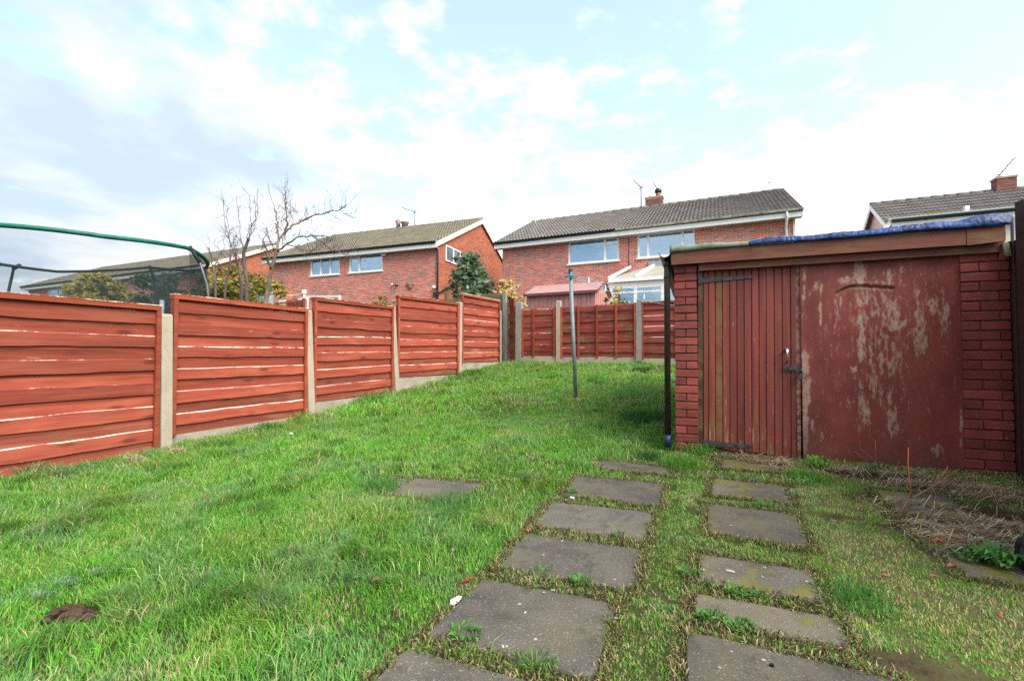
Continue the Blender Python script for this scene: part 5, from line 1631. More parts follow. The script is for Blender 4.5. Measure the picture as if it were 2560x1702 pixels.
# metal upright behind post one
a = at(405, 750, 5.0)
zb_ = gz(a.x, a.y)
put_props(MB().tube([(0, 0, 0), (0, 0, a.z - zb_)], .022, 8).build('metal_upright', M['galv'], loc=(a.x, a.y, zb_)), 'short grey metal tube standing behind the nearest concrete post', 'pole')

# ------------------------------------------------------------------ left neighbour's things behind the fence
FA = F1
a = at(706, 734, 20.5)
fl_ = thing('floodlight', 'grey floodlight on a bracket with a cable running to a white post', 'lamp', Frame((a.x, a.y, a.z - .1), -R(20)))
MB().hexa([(-.12, -.12, 0), (.12, -.12, .02), (.12, -.10, .18), (-.12, -.10, .16)], [(-.10, .06, .03), (.10, .06, .04), (.10, .06, .15), (-.10, .06, .14)]).build('housing', M['steel_dark'], fl_)
MB().bar((0, .05, .08), (.15, .3, .06), .03).build('bracket', M['gutter_black'], fl_)
b = at(761, 728, 19.5)
cab = sag(at(712, 737, 20.4), at(760, 733, 19.5), .05)
put_props(MB().tube([p - cab[0] for p in cab], .018, 5).build('cable', M['white'], loc=cab[0]), 'white cable sagging from the floodlight to the white post', 'cable')
put_props(MB().tube([(0, 0, 0), (0, 0, b.z - EYE + .3)], .045, 8).box(-.07, .07, -.07, .07, b.z - EYE + .2, b.z - EYE + .36).build('white_post', M['white'], loc=(b.x, b.y, EYE - .3)), 'white post rising above the second panel of the left fence', 'post')
a, b = at(762, 741, 15.0), at(850, 741, 14.2)
gf = MB(); zz = a.z
dv_ = (b - a).normalized()
gf.bar((0, 0, 0), tuple(b - a), .05, .06).bar((0, 0, 0), (0, 0, EYE - .2 - a.z), .06).bar(tuple(b - a), (b.x - a.x, b.y - a.y, EYE - .2 - a.z), .06).bar(tuple((b - a) * .62 + Vector((0, 0, -.02))), tuple((b - a) * .98 + Vector((0, 0, -.16))), .04)
put_props(gf.build('swing_frame', M['white'], loc=a), 'white tubular garden frame above the second and third panels of the left fence', 'frame')
# toy playhouse with red spotted roof and striped awning
a = at(692, 755, 13.0); FT2 = Frame((a.x, a.y, EYE - .45), -R(20))
ph_ = thing('playhouse', 'toy playhouse with red spotted fabric roof peeping over the left fence', 'playhouse', FT2)
RED = simple('red fabric', (.62, .02, .03), .7, .2, .2, 9); WH = M['white']
z0 = FT2.hit(700, 752)[1]; xR = FT2.hit(722, 750)[0]; z1 = FT2.hit(722, 741)[1]; z2 = FT2.hit(722, 750)[1]
MB().hexa([(.05, 0, z0 - .04), (xR - .1, 0, z2 - .03), (xR, .3, z1), (.12, .3, z0 + .03)], [(.05, .02, z0 - .05), (xR - .1, .02, z2 - .04), (xR, .32, z1 - .01), (.12, .32, z0 + .02)]).build('roof_fabric', RED, ph_)
for i in range(5):
    c_ = Vector((.1 + (xR - .2) * i / 4.5, -.01, z0 + (z2 - z0) * i / 4.5 - .02))
    blobmesh(c_, .035, sq=(1, .3, .8)).build('white_spot', WH, ph_)
MB().box(.08, xR - .12, .02, .04, 0, z0 - .05).build('wall', simple('pale green fabric', (.55, .62, .40), .8, .1, .3, 8), ph_)
a, b = at(742, 747, 13.4), at(760, 747, 13.2)
aw = thing('striped_awning', 'small red and white striped awning beside the playhouse', 'awning', Frame((a.x, a.y, EYE - .4), -R(20)))
h_ = a.z - EYE + .4; wd_ = (b - a).length
for i in range(8):
    MB().hexa([(wd_ * i / 8, 0, h_ - .06), (wd_ * (i + 1) / 8, 0, h_ - .06), (wd_ * (i + 1) / 8 - .02, .2, h_ + .06), (wd_ * i / 8 - .02, .2, h_ + .06)],
              [(wd_ * i / 8, .01, h_ - .07), (wd_ * (i + 1) / 8, .01, h_ - .07), (wd_ * (i + 1) / 8 - .02, .21, h_ + .05), (wd_ * i / 8 - .02, .21, h_ + .05)]).build('stripe', RED if i % 2 else WH, aw)
MB().bar((0, .05, 0), (0, .05, h_), .03).bar((wd_, .05, 0), (wd_, .05, h_), .03).build('support', M['white'], aw)
a, b = at(719, 752, 12.6), at(764, 752, 12.0)
FX = Frame((a.x, a.y, EYE - .5), math.atan2(b.y - a.y, b.x - a.x))
make_panel(FX, (b - a).length, 0, a.z - EYE + .5, 0, 5, [.5], 'dark red garden screen beside the playhouse', ('plank_old', 'batten'), 41, cap=False, t0=.01, group='garden screens of the left neighbour')
# grey box
a = at(657, 745, 15.5)
put_props(MB().box(-.25, .25, -.2, .2, 0, 1.5).box(-.28, .28, -.23, .23, 1.5, 1.56).build('grey_cabinet', simple('grey plastic cabinet', (.30, .34, .36)), loc=(a.x, a.y, a.z - 1.35), rot=(0, 0, -R(20))), 'grey garden cabinet behind the bare fruit tree trunk', 'cabinet')

# ------------------------------------------------------------------ plants
def leaves(centres, sizes, cols, seed, flat=.6, asp=1.9):
    """diamond leaves, 2 tris each"""
    r = np.random.default_rng(seed); n = len(centres)
    d = r.normal(size=(n, 3)); d[:, 2] *= flat; d /= np.linalg.norm(d, axis=1)[:, None]
    e = r.normal(size=(n, 3)); e -= (e * d).sum(1)[:, None] * d; e /= np.linalg.norm(e, axis=1)[:, None]
    s_ = np.asarray(sizes)[:, None]
    c_ = np.asarray(centres)
    nrm = np.cross(d, e)
    v = np.stack([c_ - d * s_ * asp / 2, c_ + e * s_ / 2 + nrm * s_ * .15, c_ + d * s_ * asp / 2, c_ - e * s_ / 2 + nrm * s_ * .15], 1).reshape(-1, 3)
    q_ = np.arange(4 * n).reshape(n, 4)
    return v, q_, np.repeat(np.asarray(cols), 4, 0)

def palette(n, pal, seed, jit=.2):
    r = np.random.default_rng(seed)
    p = np.array(pal)[r.integers(0, len(pal), n)]
    return p * r.uniform(1 - jit, 1 + jit, (n, 1))

def shrub(name, label, cat, base, height, radius, n, leaf, pal, seed, clumps=40, shape='round', trunk=True, group=None, stems=14, hollow=.55, lowest=.12, squash=1.0):
    """clumped leaves through the volume, stems inside"""
    r = np.random.default_rng(seed)
    F = Frame((base[0], base[1], base[2]), r.uniform(0, 6))
    root = thing(name, label, cat, F, group)
    cc = []
    while len(cc) < clumps:
        h = r.uniform(lowest, 1)
        if shape == 'cone': rr = radius * (1 - h) ** .75 + .12 * radius
        elif shape == 'spread': rr = radius * math.sin(min(1, .25 + h) * math.pi * .62)
        else: rr = radius * math.sqrt(max(.05, 1 - ((h - .5) / .55) ** 2))
        t = r.uniform(0, 2 * math.pi); q_ = rr * math.sqrt(r.uniform(hollow ** 2, 1))
        cc.append((q_ * math.cos(t), q_ * math.sin(t) * squash, h * height, r.uniform(.6, 1.25)))
    cc = np.array(cc)
    w = r.integers(0, clumps, n)
    cr = radius * (.28 if shape != 'cone' else .26) * (40 / clumps) ** .33
    off = r.normal(size=(n, 3)) * .45 * cr * cc[w, 3][:, None]; off[:, 2] *= .8
    pos = cc[w, :3] + off
    pos[:, 2] = np.maximum(pos[:, 2], .02)
    v, q_, cl_ = leaves(pos, leaf * r.uniform(.6, 1.3, n), palette(n, pal, seed + 1) * (0.75 + .5 * r.random(clumps))[w][:, None], seed + 2)
    link('foliage', np_mesh('foliage', v, q_, mats=[M['leaf']], colors=cl_), root)
    if trunk:
        mb = MB()
        for i in r.choice(clumps, min(stems, clumps), replace=False):
            e = Vector(cc[i, :3]); m_ = Vector((e.x * .35 + r.uniform(-.05, .05), e.y * .35, e.z * .55))
            mb.tube([(e.x * .05, e.y * .05, -.05), m_, e], [.028 * height / 2, .016 * height / 2, .005], 5)
        mb.build('stem', M['bark'], root)
    return root

def bare_tree(name, label, base, trunk_pts, limbs, seed, twigs=3, mat='bark', group=None, bud=None):
    """trunk_pts: [(dx,dz,r)...]; limbs: polylines in the plane facing the garden [(dx,dy,dz)...], radius start"""
    r = np.random.default_rng(seed)
    F = Frame(base, 0)
    root = thing(name, label, 'tree', F, group)
    mb = MB().tube([(x, y, z) for (x, y, z, _) in trunk_pts], [q_[3] for q_ in trunk_pts], 10)
    mb.build('trunk', M[mat], root)
    br = MB(); tw = MB(); ntw = 0
    def twig(p, d, L, rad, dep):
        pts = [p]; dd = Vector(d).normalized()
        for i in range(4):
            dd = (dd + Vector(r.normal(size=3)) * .22 + Vector((0, 0, .06))).normalized()
            pts.append(pts[-1] + dd * L / 4)
        tw.tube(pts, [rad, rad * .8, rad * .65, rad * .5, rad * .3], 4, cap=False)
        if dep > 0:
            for i in (1, 2, 3):
                if r.random() < .75:
                    nd = (pts[i + 1] - pts[i]).normalized() + Vector(r.normal(size=3)) * .65
                    twig(pts[i], nd, L * r.uniform(.4, .65), rad * .55, dep - 1)
    for (pl, r0, dens) in limbs:
        pl = [Vector(q_) for q_ in pl]
        fine = []
        for i in range(len(pl) - 1):
            for j in range(4):
                fine.append(pl[i].lerp(pl[i + 1], j / 4) + (Vector(r.normal(size=3)) * .012 if (i or j) else Vector()))
        fine.append(pl[-1])
        n_ = len(fine)
        br.tube(fine, [r0 * .8 * (1 - .8 * i / (n_ - 1)) + .004 for i in range(n_)], 6)
        for i in range(2, n_):
            for _ in range(dens):
                if r.random() < .7:
                    d = (fine[i] - fine[i - 1]).normalized() * .4 + Vector(r.normal(size=3)) * .7 + Vector((0, 0, .25))
                    twig(fine[i], d, r.uniform(.2, .6) * twigs / 3, max(.0045, r0 * .22), 2 if twigs > 2 else 1)
    br.build('branch', M[mat], root)
    if tw.f: put_props(tw.build('twig', M['bark'], root), kind='stuff')
    return root

# bare apple tree: trunk base px (657,760), positions taken in the vertical plane at its depth
YT = 10.6
def tp_(px, py, dy=0.0):
    p = at(px, py, YT + dy); return p
gb = at(657, 760, YT); gb = Vector((gb.x, gb.y, gz(gb.x, gb.y)))
def L3_(px, py, dy=0.0): return tuple(tp_(px, py, dy) - gb)
def cr2(x, y): return (480 + x / 3.647, 430 + y / 3.647)
def LP(x, y, dy=0.0): return L3_(*cr2(x, y), dy)
trunk = [(0, 0, -.1, .062), (*LP(672, 1180), .056), (*LP(690, 1080), .052), (*LP(722, 890), .046), (*LP(745, 820), .040), (*LP(772, 720), .034), (*LP(790, 620), .028)]
limbs = [([LP(722, 890), LP(690, 780, -.2), LP(672, 700, -.3), LP(658, 640, -.35), LP(662, 590, -.35)], .034, 1),
         ([LP(790, 620), LP(830, 570, .2), LP(920, 490, .3), LP(1010, 440, .4), LP(1130, 395, .4), LP(1240, 370, .4), LP(1350, 345, .4), LP(1410, 300, .4)], .030, 2),
         ([LP(790, 620), LP(775, 520, .1), LP(772, 440, .15), LP(775, 380, .15)], .026, 2),
         ([LP(830, 570, .2), LP(870, 480, .1), LP(862, 380, .0), LP(856, 300, 0), LP(852, 180, 0)], .018, 2),
         ([LP(772, 720), LP(860, 660, -.2), LP(960, 600, -.4), LP(1080, 578, -.5), LP(1200, 580, -.5), LP(1290, 600, -.5)], .024, 2),
         ([LP(1080, 578, -.5), LP(1180, 640, -.4), LP(1260, 700, -.3), LP(1350, 730, -.2), LP(1420, 780, 0)], .012, 3),
         ([LP(860, 660, -.2), LP(980, 700, -.5), LP(1080, 720, -.7), LP(1200, 660, -.7)], .012, 3),
         ([LP(690, 780, -.2), LP(740, 690, .3), LP(700, 600, .5), LP(680, 530, .6)], .014, 2),
         ([LP(1350, 345, .4), LP(1420, 400, .4), LP(1490, 420, .4)], .008, 2),
         ([LP(1240, 370, .4), LP(1340, 430, .5), LP(1410, 480, .5)], .008, 1),
         ([LP(920, 490, .3), LP(920, 420, .5), LP(880, 350, .6), LP(840, 300, .6)], .010, 2),
         ([LP(775, 380, .15), LP(730, 260, .1), LP(690, 100, .1)], .006, 0), ([LP(856, 300, 0), LP(850, 180), LP(849, 90)], .006, 0)]
bare_tree('bare_apple_tree', 'leafless apple tree with spreading twiggy branches over the second fence panel', gb, trunk, limbs, 3, mat='bark_y')
# pollarded bare trees to its left
def pollard(x, seed, label, xs, Yd, h0, tops):
    b = at(*cr2(x, 1150), Yd); b = Vector((b.x, b.y, gz(b.x, b.y)))
    l = lambda X_, Y_, dy=0.0: tuple(at(*cr2(X_, Y_), Yd + dy) - b)
    tk = [(0, 0, -.1, .055)] + [(*l(X_, Y_), rr * .62) for (X_, Y_, rr) in xs]
    lm = [([l(*q_) for q_ in pl], rr * .75, dn) for (pl, rr, dn) in tops]
    bare_tree('bare_tree', label, b, tk, lm, seed, twigs=2.6, group='pollarded bare trees left of the apple tree')
pollard(490, 5, 'leafless pollarded tree with a thick sawn stump left of the apple tree', [(500, 1000, .08), (478, 850, .075), (470, 740, .07), (490, 680, .065), (520, 600, .055)], 11.6, 0,
        [([(478, 700), (440, 620, .2), (395, 560, .3)], .022, 2), ([(520, 600), (540, 480), (530, 350), (522, 210)], .008, 1), ([(500, 640), (560, 520, .2), (590, 400, .2), (598, 150, .2)], .008, 1),
         ([(470, 740), (430, 500, .3), (415, 330, .3), (408, 210, .3)], .009, 1), ([(500, 640), (510, 560, -.2), (515, 490, -.2)], .01, 2), ([(470, 850), (410, 760, .1), (390, 700, .2)], .03, 2), ([(520, 600), (585, 420, .4), (570, 240, .4)], .007, 1)])
pollard(455, 6, 'leafless pale stem leaning behind the pollarded stump', [(450, 1000, .06), (425, 880, .055), (400, 780, .05), (370, 700, .03)], 12.4, 0,
        [([(400, 780), (340, 640, .2), (325, 440, .2), (322, 310, .2)], .009, 2), ([(370, 700), (310, 560), (290, 400), (285, 260)], .008, 1)])
pollard(300, 7, 'leafless thin tree above the yellow green shrub, beside the trampoline', [(300, 1100, .05), (320, 950, .045), (345, 850, .04), (355, 720, .03)], 12.0, 0,
        [([(355, 720), (350, 640), (330, 560, .2)], .014, 2), ([(345, 850), (400, 760, .2), (390, 640, .2)], .014, 2), ([(320, 950), (260, 860, -.2), (210, 780, -.2)], .012, 2)])
pollard(215, 8, 'leafless low tree right of the trampoline pole', [(215, 1050, .05), (205, 900, .045), (200, 860, .04)], 11.5, 0,
        [([(200, 860), (170, 760), (150, 690)], .014, 2), ([(200, 860), (250, 760, .2), (300, 690, .2)], .014, 2)])

PG = [(.10, .13, .018), (.16, .15, .02), (.24, .19, .03), (.30, .20, .04), (.08, .12, .02), (.20, .17, .02)]
PG2 = [(.16, .20, .035), (.23, .23, .04), (.32, .27, .055), (.38, .28, .07), (.12, .17, .035), (.26, .23, .045)]
DG = [(.030, .060, .030), (.022, .048, .028), (.045, .080, .035), (.06, .095, .06), (.018, .035, .02)]
b = at(590, 755, 13.6)
shrub('yellow_green_shrub', 'wide yellow green shrub behind the bare trees', 'shrub', (b.x, b.y, gz(b.x, b.y)), 2.85, 1.35, 8000, .085, PG2, 51, clumps=90, shape='round')
b = at(665, 755, 14.2)
shrub('yellow_green_shrub', 'yellow and orange leaved shrub right behind the apple tree trunk', 'shrub', (b.x, b.y, gz(b.x, b.y)), 2.5, .72, 2600, .085, PG2 + [(.55, .27, .06)], 52, clumps=50)
b = at(255, 745, 15.5)
shrub('conifer_hedge', 'golden green conifer seen through the trampoline net', 'shrub', (b.x, b.y, gz(b.x, b.y)), 3.1, 1.05, 11000, .08, [(.26, .22, .04), (.34, .28, .05), (.18, .18, .04), (.42, .33, .07)], 53, clumps=120, trunk=False)
b = at(400, 745, 15.0)
shrub('conifer_hedge', 'dark green bush behind the curved trampoline poles', 'shrub', (b.x, b.y, gz(b.x, b.y)), 3.0, 1.0, 7000, .085, [(.08, .12, .06), (.06, .09, .045), (.12, .15, .06)], 54, clumps=90, trunk=False)
# holly, orange shrub, camellia, twiggy plant
b = at(1176, 760, 13.2)
shrub('holly_bush', 'tall pointed dark green holly in front of the sunlit orange gable', 'shrub', (b.x, b.y, gz(b.x, b.y)), 3.05, 1.10, 2300, .10, [(.08, .15, .08), (.12, .19, .10), (.06, .12, .06), (.24, .31, .22), (.15, .22, .09)], 55, clumps=75, shape='cone', lowest=.2, hollow=.25)
b = at(1222, 760, 13.6)
shrub('holly_bush', 'rounded lower holly with bluish leaves at the foot of the tall one', 'shrub', (b.x, b.y, gz(b.x, b.y)), 2.15, .62, 1800, .085, [(.06, .11, .07), (.17, .23, .19), (.09, .15, .11), (.04, .08, .05)], 56, clumps=36)
b = at(1268, 760, 13.2)
shrub('beech_shrub', 'shrub with pale orange dead leaves above the far fence corner', 'shrub', (b.x, b.y, gz(b.x, b.y)), 2.30, .56, 3600, .065, [(.62, .40, .18), (.68, .50, .28), (.56, .28, .13), (.66, .55, .32), (.45, .42, .16)], 57, clumps=45)
b = at(1545, 760, 12.6)
shrub('camellia_bush', 'green bush with cream flowers between the plastic shed and conservatory', 'shrub', (b.x, b.y, gz(b.x, b.y)), 1.62, .50, 1800, .085, [(.035, .085, .025), (.05, .11, .03), (.02, .05, .02), (.55, .52, .34)], 58, clumps=26)
b = at(1547, 735, 12.4)
shrub('yellow_flowering_stem', 'thin stems with yellow flowers crossing in front of the conservatory', 'plant', (b.x, b.y, gz(b.x, b.y)), 2.02, .22, 60, .06, [(.75, .55, .05), (.70, .62, .12)], 59, clumps=12, lowest=.7)
b = at(940, 760, 14.5)
shrub('twiggy_plant', 'dry twiggy plant with brown green leaves above the third panel', 'plant', (b.x, b.y, gz(b.x, b.y)), 1.95, .75, 1300, .06, [(.24, .20, .09), (.16, .17, .07), (.32, .22, .10), (.30, .14, .05)], 60, clumps=40, stems=34)

# bird in the sky
a = at(1923, 457, 60)
bd = MB().hexa([(-.25, 0, -.02), (.2, 0, -.04), (.2, 0, .04), (-.25, 0, .02)], [(-.25, .06, -.02), (.2, .06, -.04), (.2, .06, .04), (-.25, .06, .02)])
bd.hexa([(-.02, 0, .02), (.08, 0, .02), (.02, -.4, .12), (-.06, -.4, .12)], [(-.02, 0, .035), (.08, 0, .035), (.02, -.4, .13), (-.06, -.4, .13)]).hexa([(-.02, .06, .02), (.08, .06, .02), (.02, .45, .14), (-.06, .45, .14)], [(-.02, .06, .035), (.08, .06, .035), (.02, .45, .15), (-.06, .45, .15)])
put_props(bd.build('bird', M['steel_dark'], loc=a, rot=(0, 0, .4)), 'tiny dark bird flying above the right-of-centre house', 'bird')

# ------------------------------------------------------------------ grass
def blades(n, x, y, h, w, lean, cols, name, mat, label=None, z=None, base_dark=.55, seed=1, dirbias=None, parent=None):
    r = np.random.default_rng(seed)
    z = g(x, y) - .004 if z is None else z
    th = r.uniform(0, 2 * np.pi, n); lt = r.uniform(0, 2 * np.pi, n)
    if dirbias is not None:
        lt = dirbias(x, y) + r.normal(size=n) * 1.7
    ux, uy = np.cos(th), np.sin(th)
    lx, ly = np.cos(lt), np.sin(lt)
    off = lean * h
    v = np.empty((n, 5, 3), np.float32)
    hw = w / 2
    v[:, 0] = np.stack([x - ux * hw, y - uy * hw, z], -1); v[:, 1] = np.stack([x + ux * hw, y + uy * hw, z], -1)
    mx_, my_, mz_ = x + lx * off * .35, y + ly * off * .35, z + h * .6 * np.sqrt(np.maximum(.05, 1 - (lean * .5) ** 2))
    v[:, 2] = np.stack([mx_ + ux * hw * .8, my_ + uy * hw * .8, mz_], -1); v[:, 3] = np.stack([mx_ - ux * hw * .8, my_ - uy * hw * .8, mz_], -1)
    v[:, 4] = np.stack([x + lx * off, y + ly * off, z + h * np.sqrt(np.maximum(.04, 1 - np.minimum(lean, .98) ** 2))], -1)
    i = np.arange(n)[:, None] * 5
    qd = i + np.array([[0, 1, 2, 3]]); td = i + np.array([[3, 2, 4]])
    c = np.repeat(cols[:, None, :], 5, 1)
    me = np_mesh(name, v.reshape(-1, 3), qd, td, [M[mat]], c.reshape(-1, 3))
    o = link(name, me, parent)
    return o

fence_line = [(PT[i].x, PT[i].y) for i in range(6)]
def left_of_fence(x, y, m=.03):
    best = np.full(np.shape(x), 1e9); sd = np.full(np.shape(x), 9.0)
    for i in range(5):
        (ax, ay), (bx, by) = fence_line[i], fence_line[i + 1]
        L = math.hypot(bx - ax, by - ay); tx, ty = (bx - ax) / L, (by - ay) / L
        t = (x - ax) * tx + (y - ay) * ty
        if i > 0: t = np.maximum(t, 0)
        if i < 4: t = np.minimum(t, L)
        d = np.hypot(x - ax - tx * t, y - ay - ty * t)
        sg = np.sign((x - ax) * ty - (y - ay) * tx)
        m_ = d < best
        sd = np.where(m_, sg * d, sd); best = np.minimum(best, d)
    return sd
def back_d(x, y):
    return -((x - pC.x) * -math.sin(AB) + (y - pC.y) * math.cos(AB))   # >0 on the lawn side
def sample(n, y0, y1, seed):
    r = np.random.default_rng(seed)
    y = np.sqrt(r.uniform(y0 ** 2, y1 ** 2, n)); x = r.uniform(-1.25, 1.25, n) * (y + .25)
    return x, y, r
GREENS = np.array([(.115, .33, .034), (.150, .40, .046), (.20, .46, .052), (.075, .24, .030), (.25, .48, .068), (.13, .37, .068)])
def grass_layer(n, y0, y1, hs, ws, seed, name):
    x, y, r = sample(n, y0, y1, seed)
    u, v = uv22(x, y)
    ins, near = slab_mask(x, y)
    fd = left_of_fence(x, y); bd_ = back_d(x, y)
    shed_in = (u > uL0 + (FS.loc((x[0], y[0], 0)).x * 0) + .0)
    ls = (x - FS.o.x) * FS.ex.x + (y - FS.o.y) * FS.ex.y; lv = (x - FS.o.x) * FS.ey.x + (y - FS.o.y) * FS.ey.y
    in_shed = (ls > uL0 - .01) & (lv > -.0)
    soil = soil_f(x, y)
    # right-hand rough area
    sl_u = ls + 0
    rough = sst(.60, .85, ls + .25 * (vnoise(x, y, .35, 31) - .5)) * (lv < 0.1)
    mid = sst(-.42, -.30, ls) * (1 - rough) * (lv < 0)
    bare = vnoise(x, y, .05, 32) * .5 + vnoise(x, y, .17, 33) * .5
    ew = sst(.42, .85, vnoise(x, y, .10, 36)) * .10 + .012 * vnoise(x, y, .02, 37)
    keep = (fd > .03) & (bd_ > .03) & ~in_shed & (near > -ew)
    keep &= r.random(n) > soil * 1.02
    fine_ = vnoise(x, y, .045, 38) * .6 + vnoise(x, y, .12, 39) * .4
    keep &= r.random(n) < .25 + 1.1 * sst(.25, .6, fine_)
    keep &= ~((rough > .5) & (bare < .22)) & ~((mid > .5) & (bare < .26) & (lv < -.6))
    keep &= r.random(n) > rough * .12
    x, y = x[keep], y[keep]; near = near[keep]; fd = fd[keep]; bd_ = bd_[keep]; rough = rough[keep]; mid = mid[keep]; soil = soil[keep]; bare = bare[keep]
    n = len(x); r = np.random.default_rng(seed + 1)
    clump = vnoise(x, y, .13, 41); clump2 = vnoise(x, y, .42, 42); pat = vnoise(x, y, .9, 43)
    tuft = sst(.55, .85, clump * .6 + clump2 * .4)
    h = hs * (.55 + .55 * clump + .9 * tuft) * r.uniform(.6, 1.25, n)
    h *= 1 - .52 * rough; h *= 1 - .35 * mid
    h *= np.where(near < .10, .62 + .3 * (near / .10), 1)
    edge = np.maximum(1 - fd / .35, 1 - bd_ / .45).clip(0, 1)
    h *= 1 + .35 * sst(-.3, -1.6, x)
    h *= 1 + .5 * edge * (vnoise(x, y, .2, 44) > .4)
    ci = r.integers(0, len(GREENS), n); c = GREENS[ci]
    c = c * (.78 + .5 * pat)[:, None]
    yel = .8 * sst(.45, .80, vnoise(x, y, .30, 45) * .6 + r.random(n) * .4)
    c = c * (1 - yel[:, None] * .55) + np.array((.36, .44, .08)) * yel[:, None] * .55
    dk = sst(.55, .8, tuft) * .35
    c = c * (1 - dk)[:, None]
    blu = sst(.58, .8, vnoise(x, y, .22, 46))
    c = c * (1 - .35 * blu[:, None]) + np.array((.22, .38, .19)) * .35 * blu[:, None]
    dry = (r.random(n) < .065 + .16 * sst(.60, .80, vnoise(x, y, .33, 49)) * (1 - rough) + .40 * rough * sst(.35, .6, vnoise(x, y, .25, 47)) + .16 * mid + .25 * (near < .05) + .10 * edge)
    c[dry] = np.array([(.56, .44, .24), (.48, .38, .19), (.62, .52, .32)])[r.integers(0, 3, dry.sum())]
    drk = r.random(n) < .04
    c[drk] *= .5
    c = c * (1 + .10 * rough)[:, None]
    c[:, 0] += .03 * rough; c[:, 1] += .01 * rough
    lean = np.clip(.25 + .55 * r.random(n) + .15 * tuft, 0, .95)
    w = ws * r.uniform(.6, 1.3, n)
    o = blades(n, x, y, h, w, lean, c * r.uniform(.85, 1.15, (n, 1)), name, 'grass', seed=seed + 3, dirbias=lambda X_, Y_: 6 * vnoise(X_, Y_, .45, 48))
    return o, n
lawn, n1_ = grass_layer(330000, .9, 3.3, .037, .0038, 61, 'lawn_grass')
l2, n2_ = grass_layer(330000, 3.3, 6.2, .043, .0060, 62, 'grass_mid')
l3, n3_ = grass_layer(420000, 6.2, 12.6, .060, .0105, 63, 'grass_far')
put_props(lawn, 'bright green uneven lawn grass growing up to the slabs', 'grass', None, 'stuff')
for o_ in (l2, l3):
    o_.parent = lawn; put_props(o_, kind='stuff')
    o_.name = 'grass_blades'
# dark soil, thatch and short moss along the slab edges
x, y, r = sample(900000, .9, 5.2, 75)
ins, near = slab_mask(x, y)
kp_ = (near > -.03 * vnoise(x, y, .04, 76)) & (near < .045) & (r.random(len(x)) < .8)
x, y, near = x[kp_], y[kp_], near[kp_]; n = len(x)
tc_ = np.array([(.10, .065, .035), (.05, .035, .022), (.20, .14, .08), (.38, .29, .17), (.12, .20, .04), (.16, .28, .05)])[r.integers(0, 6, n)] * r.uniform(.7, 1.2, (n, 1))
th_ = blades(n, x, y, .022 * r.uniform(.4, 1.6, n), .0045 * r.uniform(.7, 1.3, n), np.clip(r.uniform(.5, .98, n), 0, .97), tc_, 'thatch', 'straw', z=g(x, y) + .004, seed=77, parent=lawn)
put_props(th_, kind='stuff')
print('thatch', n)
# long blades lying over the sward
x, y, r = sample(38000, .9, 5.5, 66)
ins, near = slab_mask(x, y); fd = left_of_fence(x, y)
ls = (x - FS.o.x) * FS.ex.x + (y - FS.o.y) * FS.ex.y
kp_ = (near > .015) & (fd > .05) & (soil_f(x, y) < .2) & (ls < -.45 + .2 * vnoise(x, y, .4, 67)) & (vnoise(x, y, .35, 68) > .46)
x, y = x[kp_], y[kp_]; n = len(x)
cl_ = GREENS[r.integers(0, len(GREENS), n)] * r.uniform(.75, 1.25, (n, 1)); pal_ = r.random(n) < .30
cl_[pal_] = np.array((.42, .52, .20)) * r.uniform(.8, 1.1, (pal_.sum(), 1))
lb = blades(n, x, y, .085 * r.uniform(.6, 1.3, n), .0048 * r.uniform(.7, 1.2, n), np.clip(r.uniform(.5, .97, n), 0, .97), cl_, 'long_grass', 'grass', seed=69, dirbias=lambda X_, Y_: 6 * vnoise(X_, Y_, .45, 48), parent=lawn)
put_props(lb, kind='stuff')
print('blades', n1_, n2_, n3_)

# dead straw
def straw(spots, seed, label, name='dead_grass'):
    r = np.random.default_rng(seed); X_, Y_ = [], []; H_, L_ = [], []
    for (px, py, rx, ry, n) in spots:
        p = gp(px, py); a = r.normal(size=(n, 2)) * .5
        xx, yy = xy22(a[:, 0] * rx, a[:, 1] * ry)
        X_.append(p.x + xx); Y_.append(p.y + yy)
    x = np.concatenate(X_); y = np.concatenate(Y_)
    lv = (x - FS.o.x) * FS.ey.x + (y - FS.o.y) * FS.ey.y
    ls = (x - FS.o.x) * FS.ex.x + (y - FS.o.y) * FS.ex.y
    ok = ((lv < -.01) | (ls < uL0)) & (left_of_fence(x, y) > .02); x, y = x[ok], y[ok]; n = len(x)
    L = r.uniform(.04, .14, n); th = r.normal(size=n) * .7 - .35 + np.pi * (r.random(n) < .5)
    z = g(x, y) + r.uniform(.003, .035, n) * np.minimum(1, .5 + vnoise(x, y, .12, 71))
    dx, dy = np.cos(th) * L / 2, np.sin(th) * L / 2; el = r.normal(size=n) * .02
    w = r.uniform(.0008, .0022, n); nx_, ny_ = -np.sin(th) * w, np.cos(th) * w
    bend = r.normal(size=n) * .012
    v = np.empty((n, 6, 3), np.float32)
    for k_, (s_, bz) in enumerate(((-1, 0), (0, .006), (1, 0))):
        v[:, 2 * k_] = np.stack([x + dx * s_ + nx_ - dy * 0 + bend * (k_ == 1), y + dy * s_ + ny_ + bend * (k_ == 1), z + el * s_ + bz], -1)
        v[:, 2 * k_ + 1] = np.stack([x + dx * s_ - nx_ + bend * (k_ == 1), y + dy * s_ - ny_ + bend * (k_ == 1), z + el * s_ + bz], -1)
    i = np.arange(n)[:, None] * 6
    qd = np.concatenate([i + np.array([[0, 1, 3, 2]]), i + np.array([[2, 3, 5, 4]])])
    c = palette(n, [(.50, .36, .24), (.38, .26, .17), (.60, .48, .34), (.24, .16, .10), (.44, .33, .23), (.33, .26, .15)], seed)
    o = link(name, np_mesh(name, v.reshape(-1, 3), qd, mats=[M['straw']], colors=np.repeat(c, 6, 0)))
    return put_props(o, label, 'dead grass', None, 'stuff')
